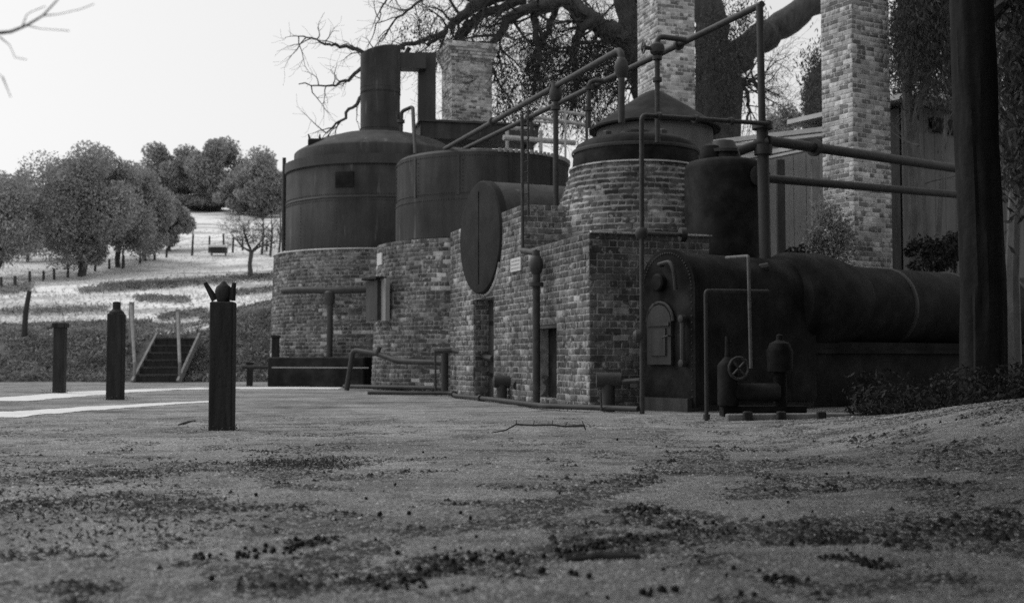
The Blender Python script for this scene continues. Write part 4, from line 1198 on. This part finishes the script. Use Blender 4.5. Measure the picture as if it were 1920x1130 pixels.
LIMBS.append(limb([(760, 88, 4), (700, 110, 4), (655, 148, 3), (622, 163, 2), (560, 158, 1)], .4, n=6))
LIMBS.append(limb([(770, 90, 5), (705, 150, 4), (668, 195, 3.4), (640, 225, 2.4), (612, 250, 1.2)], .3, n=6))
LIMBS.append(limb([(830, -40, 3), (780, 10, 2.6), (740, 40, 2), (718, 75, 1.2)], .5, n=5))
LIMBS.append(limb([(760, -30, 2.6), (722, 5, 2), (705, 45, 1)], .5, n=5))
rr = random.Random(21)
x = MB()
for i, (Q_, s_) in enumerate(LIMBS):
    if i in (0, 1, 2): continue
    far = i >= 14
    for j in range(2, len(Q_)):
        for _ in range(1):
            if far and rr.random() < .5: continue
            d = (Q_[j] - Q_[j - 1]).normalized()
            dd = d * .5 + Vector((rr.gauss(0, .7), rr.gauss(0, .5), rr.gauss(0, .7) + (-.1 if not far else 0)))
            twigs(x, Q_[j], dd, rr.uniform(.9, 2.2) * (.6 if far else 1), min(s_[j] * .45, .06) if not far else .022, 2 if not far else 1, rr, 0, .7)
tw_ = x.build('twigs', M['bark'], gt); tw_['kind'] = 'stuff'
# hanging foliage between the chimneys
PP = []
def blob(px, py, rx, ry, n, dy=0, ny=1.2):
    nb = max(4, n // 60)
    for _ in range(nb):
        a = rng.uniform(0, 6.283); q = math.sqrt(rng.uniform(0, 1))
        cx_, cy_ = px + rx * q * math.cos(a), py + ry * q * math.sin(a)
        c_ = W(cx_, cy_, TY + dy + rng.uniform(-ny, ny))
        m_ = int(n * 1.15) // nb
        pts = rng.normal(size=(m_, 3)) * np.array([.13, .2, .34]) + np.array(c_)
        PP.append(pts)
for (px, py, rx, ry, n) in ((985, 185, 50, 70, 2400), (1045, 130, 70, 60, 4200), (1110, 120, 55, 50, 3200), (1150, 180, 40, 50, 1600), (960, 120, 35, 50, 900), (1075, 200, 60, 50, 2200), (900, 60, 60, 20, 500),
                            (1150, 100, 40, 50, 1800), (1360, 60, 45, 70, 1500), (1390, 40, 50, 60, 1200), (1375, 140, 30, 60, 900), (800, 70, 45, 18, 700), (1350, 150, 48, 90, 2600), (950, 210, 30, 30, 700), (1190, 40, 25, 60, 700)):
    blob(px, py, rx, ry, n, .5 if px < 1300 else -1.0)
leaves('foliage', np.concatenate(PP), .034, M['leaf'], gt, droop=.8, elong=1.7)

# ---- trees at the right edge
rt = thing('large_tree', 'thick dark tree trunk at the right edge in front of the pipes', 'tree', onG(W(1846, 770, 14).x, 14))
q = onG(W(1846, 770, 14).x, 14)
bark_trunk([q - Vector((0, 0, .3)), q + Vector((.01, 0, 1.6)), q + Vector((-.03, 0, 3.4)), q + Vector((-.06, 0, 5.2)), q + Vector((.1, .2, 7.5))], [.27, .26, .245, .25, .2], M['bark_dark'], rt, seed=4)
PTS = []
for _ in range(150):
    px, py = rng.uniform(1830, 2050), rng.uniform(-60, 330)
    if px < 1880: continue
    c_ = W(px, py, 15 + rng.uniform(-1, 2)); PTS.append(rng.normal(size=(60, 3)) * np.array([.12, .2, .35]) + np.array(c_))
leaves('foliage', np.repeat(np.concatenate(PTS), 3, 0) + rng.normal(size=(len(np.concatenate(PTS)) * 3, 3)) * .06, .04, M['leaf'], rt, droop=.6, elong=1.6)
# unseen leaf canopy added above and beside the view to darken the right
n = 340000
cx_, cy_ = rng.uniform(-3.2, 11.5, n), rng.uniform(-13, 10.5, n)
k_ = cx_ > -1.9 + 1.6 * (fbm(cy_ * .5, cy_ * .1, 91) - .5) + .9 * rng.random(n)
cx_, cy_ = cx_[k_], cy_[k_]
cz_ = np.maximum(2.9, 1.5 + .35 * cy_) + .5 * fbm(cx_ * .6, cy_ * .6, 92) + rng.uniform(0, 1, len(cx_)) ** 1.5 * 2.4
SHADE_P = np.concatenate([np.stack([cx_, cy_, cz_], 1), clumpy((9.8, 10, 6.3), (4.4, 9.5, 3.4), 60000, 120, .26), clumpy((9.6, 6, 2.8), (3.6, 6.5, 2.6), 60000, 90, .28)])
f_ = SHADE_P[:, 1] * CT + (SHADE_P[:, 2] - CAM_H) * ST; u_ = -SHADE_P[:, 1] * ST + (SHADE_P[:, 2] - CAM_H) * CT
px_, py_ = 960 + 2200 * SHADE_P[:, 0] / f_, 565 - 2200 * u_ / f_
SHADE_P = SHADE_P[(f_ < .5) | (py_ < -20) | (px_ > 1935)]
SHADE_P = SHADE_P[SHADE_P[:, 2] > .3]
leaves('crown', SHADE_P, .10, M['leaf'], rt)  # added shade canopy, kept out of view
for (a, b, r_) in (((1846, -60), (2000, -260), .16), ((1846, -40), (1700, -240), .16), ((1850, 40), (1930, -40), .1)):
    limb_mesh('limb', [W(a[0], a[1], 14.1), W(b[0], b[1], 15)], [r_, r_ * .5], M['bark'], rt, 8)
pt = thing('weeping_tree', 'weeping thin-leaved tree hanging over the space right of the last chimney', 'tree', onG(W(1712, 480, 22.8).x, 22.8))
pb_ = onG(W(1712, 480, 22.8).x, 22.8)
limb_mesh('trunk', [pb_, W(1716, 420, 22.8), W(1706, 270, 22.8), W(1700, 150, 22.8), W(1720, 20, 22.8), W(1750, -80, 22.8)], [.14, .12, .10, .10, .09, .06], M['bark_pale'], pt)
limb_mesh('limb', [W(1706, 270, 22.8), W(1725, 190, 22.6), W(1745, 130, 22.6), W(1775, 40, 22.6), W(1790, -60, 22.6)], [.08, .075, .07, .06, .05], M['bark_pale'], pt)
limb_mesh('limb', [W(1702, 250, 22.8), W(1745, 130, 22.7), W(1770, 105, 22.6), W(1785, 60, 22.6)], [.07, .06, .05, .03], M['bark_pale'], pt)
PTS = []
for _ in range(240):
    px, py = rng.uniform(1685, 1815), rng.uniform(-120, 185)
    if py > 120 and rng.random() < .5: continue
    c_ = W(px, py, 22.8 + rng.uniform(-1.2, 1.2)); PTS.append(rng.normal(size=(42, 3)) * np.array([.10, .2, .34]) + np.array(c_))
for _ in range(40):
    px, py = rng.uniform(1515, 1560), rng.uniform(80, 240)
    c_ = W(px, py, 30 + rng.uniform(-1, 1)); PTS.append(rng.normal(size=(40, 3)) * np.array([.16, .2, .26]) + np.array(c_))
leaves('foliage', np.repeat(np.concatenate(PTS), 2, 0) + rng.normal(size=(len(np.concatenate(PTS)) * 2, 3)) * .05, .03, M['leaf'], pt, droop=1.2, elong=1.9)
for i, (px, b_, tp_, lean, lb) in enumerate(((1758, 480, 215, 8, 'slim pale sapling left of the dark trunk, leaning slightly'), (1738, 470, 250, -6, 'thinnest sapling close to the rightmost chimney'), (1898, 520, 280, 4, 'slim pale trunk right of the dark trunk'))):
    Y = 22 if i < 2 else 18
    q = W(px, b_, Y); q.z = float(terrain(q.x, q.y))
    t = thing('sapling', lb, 'tree', q, 'slim saplings on the right')
    r_ = (.05, .04, .10)[i]
    top = W(px + lean * 2, tp_, Y)
    limb_mesh('trunk', [q, W(px, b_, Y), W(px + lean, (b_ + tp_) / 2, Y), top], [r_ * 1.2, r_ * 1.1, r_, r_ * .7], M['bark_pale'], t, 7)
    x = MB(); rr = random.Random(i)
    for _ in range(4): twigs(x, lerp(W(px + lean, (b_ + tp_) / 2, Y), top, rr.random()), (rr.gauss(0, 1), rr.gauss(0, 1), .8), .8, .015, 1, rr)
    x.build('branches', M['bark_pale'], t)
# pale shrub against the last chimney, dark shrubs behind the barrel
sh = thing('pale_shrub', 'light-leaved shrub growing against the foot of the rightmost chimney', 'shrub', onG(W(1562, 500, 21.2).x, 21.2))
P = []
for (px, py, r_) in ((1560, 440, .38), (1545, 400, .26), (1580, 470, .30), (1548, 480, .30), (1530, 450, .22), (1575, 430, .25)):
    P.append(rng.normal(size=(700, 3)) * r_ * np.array([.5, .5, .6]) + np.array(W(px, py, 21.15)))
leaves('foliage', np.concatenate(P), .03, M['leaf_pale'], sh)
q = W(1562, 480, 21.2); limb_mesh('stem', [(q.x, q.y, 0), q], [.05, .03], M['bark'], sh, 6)
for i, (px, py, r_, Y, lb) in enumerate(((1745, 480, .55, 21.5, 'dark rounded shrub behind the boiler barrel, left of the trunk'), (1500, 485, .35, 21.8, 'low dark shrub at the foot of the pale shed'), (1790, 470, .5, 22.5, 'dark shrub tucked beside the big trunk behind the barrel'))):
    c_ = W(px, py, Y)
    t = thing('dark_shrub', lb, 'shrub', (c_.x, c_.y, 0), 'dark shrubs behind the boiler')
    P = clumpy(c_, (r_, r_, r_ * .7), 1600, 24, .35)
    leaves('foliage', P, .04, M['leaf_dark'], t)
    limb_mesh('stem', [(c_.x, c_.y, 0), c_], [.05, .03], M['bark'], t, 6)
# far tree seen in the gap, and trees far behind the sheds
hill_tree('distant feathery tree in the gap left of the rightmost chimney', 1472, 420, 192, 48, 14, 6, .8, .35, 'far_tree', 'leaf_hill', 'trees beyond the sheds', Y=60)
hill_tree('tall dark tree beside the left edge of the rightmost chimney', 1548, 420, 85, 40, 15, 6, .9, .2, 'far_tree', 'leaf', 'trees beyond the sheds', Y=45)
hill_tree('broad dark tree behind the shadowed plank shed', 1790, 420, -160, 150, 16, 14, 3.0, .1, 'far_tree', 'leaf', 'trees beyond the sheds', Y=40)
hill_tree('dark tree filling the right edge behind the trunk', 1990, 440, -220, 130, 17, 14, 2.6, .1, 'far_tree', 'leaf', 'trees beyond the sheds', Y=34)
# overhanging bare branch, upper left, close to the camera
ob = thing('bare_branch', 'thin bare branch reaching into the sky at the top left corner', 'branch', W(-60, 70, 3.2))
x = MB(); x.tube([W(-60, 70, 3.2), W(0, 62, 3.2), W(20, 60, 3.2), W(50, 48, 3.2), W(80, 30, 3.2), W(108, 0, 3.2), W(130, -30, 3.2)], [.006, .005, .0045, .0035, .0028, .002, .0015], 6); x.build('stem', M['bark'], ob, True)
for pts in ([(80, 30), (110, 27), (150, 18), (176, 8)], [(42, 50), (50, 28), (60, 22), (85, 12)], [(50, 48), (75, 54), (130, 58)], [(0, 70), (18, 85), (28, 108), (50, 112)], [(5, 145), (15, 170), (20, 182)], [(-30, 120), (5, 145)]):
    x = MB(); x.tube([W(a, b, 3.2 + rnd.uniform(-.1, .1)) for a, b in pts], [.0022] + [.0012] * (len(pts) - 1), 4); x.build('twig', M['bark'], ob)
x = MB(); x.tube([W(-60, 70, 3.2), W(-30, 120, 3.2)], .003, 4); x.build('twig', M['bark'], ob)

# ---------------------------------------------------------------- growth on bank and hill
n = 60000
bx, by = rng.uniform(-22, 2, n), rng.uniform(35.2, 40, n)
P = np.stack([bx, by, terrain(bx, by) + rng.uniform(.0, .22, n)], 1)
P = P[(fbm(bx * .6, by * .6, 71) > .33) & ~((bx > -11.7) & (bx < -9.9) & (by < 37.3))]
bands = []
for (x0, y0, x1, y1, wd, m_) in ((190, 541, 520, 522, 5, 9000), (150, 548, 330, 538, 4, 3000), (0, 622, 280, 612, 4, 5000), (255, 563, 350, 566, 4, 1800), (380, 602, 512, 574, 3, 3500), (0, 590, 200, 584, 5, 1800), (0, 548, 60, 540, 8, 1500), (420, 556, 515, 545, 4, 1500), (300, 600, 385, 590, 4, 1500)):
    w_ = rng.random(m_)
    for ww in w_:
        q = None
        px = x0 + (x1 - x0) * ww + rng.normal() * 4; py = y0 + (y1 - y0) * ww + rng.normal() * wd * .6
        bands.append((px, py))
bands = np.array(bands)
yg = np.concatenate([np.arange(36, 62, .25), np.arange(62, 110, 1.0)])
ka, kb = (bands[:, 0] - 960) / 2200, (565 - bands[:, 1]) / 2200
best = np.full(len(bands), 40.0); done = np.zeros(len(bands), bool)
for yv in yg:
    k = yv / (CT - kb * ST); zz = CAM_H + (ST + kb * CT) * k
    hit = (~done) & (zz < terrain(ka * k, np.full(len(k), yv)))
    best[hit] = yv; done |= hit
k = best / (CT - kb * ST)
Pb = np.stack([ka * k, best, terrain(ka * k, best) + rng.uniform(.02, .2, len(k))], 1)[done]
P = np.concatenate([P, Pb])
o = leaves('bank_weeds', P, .055, M['weed'], None, elong=1.3, kind='stuff')
props(o, 'rough dark weeds covering the bank behind the yard', 'weeds')
n = 18000
by = 38 + 62 * rng.random(n) ** 1.6; bx = (rng.uniform(-40, 1120, n) - 960) / 2200 * by
P = np.stack([bx, by, terrain(bx, by) + .08], 1)
o = leaves('dry_grass', P, .06, M['grass'], None, droop=.0, elong=1.4, kind='stuff')
props(o, 'dry pale grass covering the sunlit hillside', 'grass')

# ---------------------------------------------------------------- gravel, litter, nuts, twig
def scatter_stones(name, n, yr, size, mat, label, cat, flat=.6, dens=None):
    y = yr[0] + (yr[1] - yr[0]) * rng.random(n) ** 1.5
    x_ = (rng.uniform(-60, 1980, n) - 960) / 2200 * y
    if dens is not None:
        k = dens(x_, y); x_, y = x_[k], y[k]
    n = len(x_)
    z = terrain(x_, y)
    base = np.array([(1, 0, 0), (0, 1, 0), (-1, 0, 0), (0, -1, 0), (0, 0, 1)], float)
    F = np.array([(0, 1, 4), (1, 2, 4), (2, 3, 4), (3, 0, 4)])
    s = size * np.minimum(rng.lognormal(0, .45, n), 2.0)
    a = rng.uniform(0, 6.28, n)
    V = base[None] * s[:, None, None] * rng.uniform(.6, 1.3, (n, 5, 3)) * np.array([1, 1, flat])
    c, sn = np.cos(a)[:, None], np.sin(a)[:, None]
    X, Y_ = V[..., 0] * c - V[..., 1] * sn, V[..., 0] * sn + V[..., 1] * c
    V = np.stack([X + x_[:, None], Y_ + y[:, None], V[..., 2] + z[:, None] - .001], -1).reshape(-1, 3)
    FF = (F[None] + 5 * np.arange(n)[:, None, None]).reshape(-1, 3)
    o = link(name, mesh_np(name, V, FF, mat)); props(o, label, cat, kind='stuff'); return o
scatter_stones('gravel', 110000, (2.9, 15), .0065, M['pebble'], 'small pale gravel scattered over the yard', 'gravel')
LINES = [[(560, 1066), (760, 1010), (1000, 965), (1120, 925), (1330, 850)], [(520, 1085), (700, 1092), (900, 1050), (1000, 1045)], [(0, 900), (120, 890), (300, 880), (360, 870)], [(0, 960), (150, 935), (330, 935)], [(490, 885), (560, 875), (640, 860)], [(1040, 1040), (1260, 1005)], [(1170, 955), (1240, 962), (1380, 1000)], [(1480, 1010), (1640, 985), (1900, 980)], [(1380, 930), (1600, 900), (1720, 905)], [(1350, 880), (1500, 870)]]
LSEG = [(G(*a), G(*b)) for L_ in LINES for a, b in zip(L_[:-1], L_[1:])]
def LIT_SHADE(x_, y):
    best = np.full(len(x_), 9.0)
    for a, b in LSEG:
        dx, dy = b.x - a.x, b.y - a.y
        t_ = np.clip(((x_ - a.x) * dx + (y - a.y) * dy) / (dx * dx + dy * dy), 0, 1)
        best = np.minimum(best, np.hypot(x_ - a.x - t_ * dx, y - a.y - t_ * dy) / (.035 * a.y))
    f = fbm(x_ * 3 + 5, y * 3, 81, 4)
    return (f * 1.1 + .55 * np.exp(-(best ** 2) * 1.2) + .24 * rng.random(len(x_)) + .22 * sstep(.8, 3.2, x_) * fbm(x_ * 1.4, y * 1.4, 15, 3) * 1.6 > .84)  # litter thickens rightwards to put the shade there into the ground
scatter_stones('litter_and_shade', 260000, (2.9, 14), .010, M['litter'], 'dark leaf litter in drifts on the gravel, thickened rightwards as painted shade', 'leaf litter', .35, LIT_SHADE)
# loose dark clots along the runnels, low weeds on the left, tufts at the foot of things, dark leaves added as shade by the big trunk
scatter_stones('clots', 26000, (3.0, 9.5), .012, M['nut'], 'crumbs of dark soil and husks lying along the runnels', 'debris', .8,
               lambda x_, y: LIT_SHADE(x_, y) & (fbm(x_ * 4, y * 4, 12, 3) > .57))
DR = [(G(*a), G(*b), w) for a, b, w in (((1050, 1040), (1260, 1004), .16), ((690, 1092), (860, 1070), .13), ((850, 1065), (1000, 1045), .12), ((560, 1022), (640, 1008), .12), ((1170, 956), (1240, 962), .14), ((1250, 990), (1390, 1002), .14), ((1570, 1046), (1650, 1062), .12), ((1500, 1015), (1620, 1000), .14))]
def DRF(x_, y):
    best = np.full(len(x_), 9.0)
    for a, b, w in DR:
        dx, dy = b.x - a.x, b.y - a.y
        t_ = np.clip(((x_ - a.x) * dx + (y - a.y) * dy) / (dx * dx + dy * dy), 0, 1)
        best = np.minimum(best, np.hypot(x_ - a.x - t_ * dx, y - a.y - t_ * dy) / w)
    return best < 1.5 * fbm(x_ * 7, y * 7, 33, 3) - .42 + .25 * rng.random(len(x_))
scatter_stones('drifts', 90000, (3.0, 7.5), .008, M['nut'], 'dense dark drifts of husks between the scattered nuts', 'debris', .9, DRF)
TP_ = []
def tuft(x_, y, r_, n, h):
    a = rng.uniform(0, 6.283, n); q = r_ * np.sqrt(rng.random(n))
    X, Y_ = x_ + q * np.cos(a), y + q * np.sin(a)
    TP_.append(np.stack([X, Y_, terrain(X, Y_) + h * rng.random(n) ** 1.5], 1))
for (px, py, r_, n_, h) in ((416, 806, .22, 90, .05), (216, 749, .3, 120, .07), (111, 737, .35, 140, .08)):
    q = G(px, py); tuft(q.x, q.y, r_, n_, h)
for k in range(60):
    t_ = rnd.uniform(-.3, 7.3); q = B(t_, -rnd.uniform(.02, .5), 0); tuft(q.x, q.y, .12, 14, .05)
for k in range(70):
    q = G(rnd.uniform(0, 380), rnd.choice((rnd.gauss(885, 14), rnd.gauss(945, 12), rnd.gauss(975, 30)))); tuft(q.x, q.y, rnd.uniform(.10, .45), 26, .006)
for k in range(40):
    q = G(rnd.uniform(480, 660), rnd.gauss(872, 9)); tuft(q.x, q.y, .16, 26, .008)
o = leaves('low_weeds', np.concatenate(TP_), .011, M['weed_low'], None, elong=1.4, kind='stuff')
props(o, 'low dark weeds and tufts around posts, walls and on the left of the yard', 'weeds')
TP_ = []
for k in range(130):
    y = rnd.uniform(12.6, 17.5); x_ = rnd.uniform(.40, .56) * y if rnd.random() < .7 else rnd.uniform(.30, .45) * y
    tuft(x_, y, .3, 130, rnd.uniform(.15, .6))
o = leaves('shade_leaves', np.concatenate(TP_), .028, M['leaf_dark'], None, elong=1.3, kind='stuff')  # dark leaf mass added to sink the trunk foot into shade
props(o, 'dark leaves added as shade around the foot of the big right trunk', 'shade_leaves')
# nuts: a few shapes, hundreds of copies
nm = []
for s in range(4):
    r_ = random.Random(s); x = MB()
    prof_ = [(.002, -.9), (.6, -.75), (.95, -.2), (1.0, .2), (.75, .7), (.35, .92), (.002, 1.0)]
    x.lathe((0, 0, 0), prof_, 8, cap=False)
    V = [v * (1 + r_.uniform(-.13, .13)) for v in x.V]
    nm.append(mesh_from('nut', V, x.F, M['nut'], True))
spots = []
def drift(pix, n, w, size=.018):
    for _ in range(n):
        i = rnd.randrange(len(pix) - 1); t_ = rnd.random()
        a, b = pix[i], pix[i + 1]
        spots.append((a[0] + (b[0] - a[0]) * t_ + rnd.gauss(0, w * 1.5), a[1] + (b[1] - a[1]) * t_ + rnd.gauss(0, w * .55), size * rnd.uniform(.75, 1.15)))
drift([(375, 1050), (470, 1045), (560, 1022), (640, 1010)], 42, 9)
drift([(690, 1095), (780, 1090), (850, 1065), (900, 1040), (990, 1050)], 62, 14)
drift([(1050, 1040), (1130, 1022), (1250, 1005)], 46, 8)
drift([(1170, 955), (1235, 960)], 18, 6); drift([(1250, 990), (1310, 985), (1380, 1000)], 26, 10)
drift([(1575, 1045), (1640, 1060), (1650, 1075)], 20, 8); drift([(1440, 1090), (1510, 1092)], 8, 6)
drift([(1210, 1120), (1290, 1105)], 9, 7)
for _ in range(62): spots.append((rnd.uniform(330, 1650), rnd.uniform(800, 1125), .016))
for (a, b) in ((630, 1083), (1070, 1078), (1080, 1080), (1016, 1075), (745, 1040), (380, 1048), (678, 968), (712, 968), (480, 930), (497, 970)): spots.append((a, b, .02))
for i, (px, py, sz) in enumerate(spots):
    p = G(px, py); r_ = sz * .52 * rnd.choice((.7, .85, 1, 1.1, 1.3))
    o = bpy.data.objects.new('fallen_nut', nm[i % 4])
    o.location = (p.x, p.y, float(terrain(p.x, p.y)) + r_ * .8)
    o.scale = (r_, r_ * rnd.uniform(.75, 1.1), r_ * rnd.uniform(.7, 1)); o.rotation_euler = (rnd.uniform(0, 3), rnd.uniform(0, 3), rnd.uniform(0, 6))
    COL.objects.link(o)
    props(o, 'small dark round nut lying on the gravel among many alike', 'nut', 'dark round nuts fallen on the gravel')
# thorny twig lying in the yard
p0 = G(925, 808)
tw = thing('thorny_twig', 'long crooked twig with thorns lying on the gravel before the furnace', 'twig', p0)
pts = [W(922, 811, 11.2), W(948, 806, 11.2), W(968, 795, 11.3), W(1000, 797, 11.3), W(1035, 796, 11.3), W(1060, 799, 11.3), W(1095, 797, 11.3)]
pts = [Vector((p.x, p.y, max(p.z, float(terrain(p.x, p.y)) + .01))) for p in pts]
x = MB(); x.tube(pts, [.005, .008, .009, .009, .009, .009, .012], 6); x.build('stem', M['bark'], tw)
for i in (2, 3, 4, 5, 6):
    x = MB(); x.tube([pts[i], pts[i] + Vector((rnd.uniform(-.02, .02), 0, .045))], [.006, .003], 5); x.build('thorn', M['bark'], tw)
x = MB(); x.tube([pts[6], G(1098, 808) + Vector((0, 0, .01))], [.01, .006], 5); x.build('side_twig', M['bark'], tw)
for (a, b, lb) in (((335, 797), (366, 790), 'short broken stick lying left of the nearest post'), ((1060, 1053), (1200, 1048), 'thin dark stick lying across the runnel in the gravel')):
    p, q = G(*a), G(*b)
    t = thing('stick', lb, 'stick', p)
    m_ = (p + q) / 2 + Vector((0, .03, .015))
    x = MB(); x.tube([p + Vector((0, 0, .008)), m_, q + Vector((0, 0, .012))], [.008, .014, .008], 6); x.build('stem', M['bark'], t)
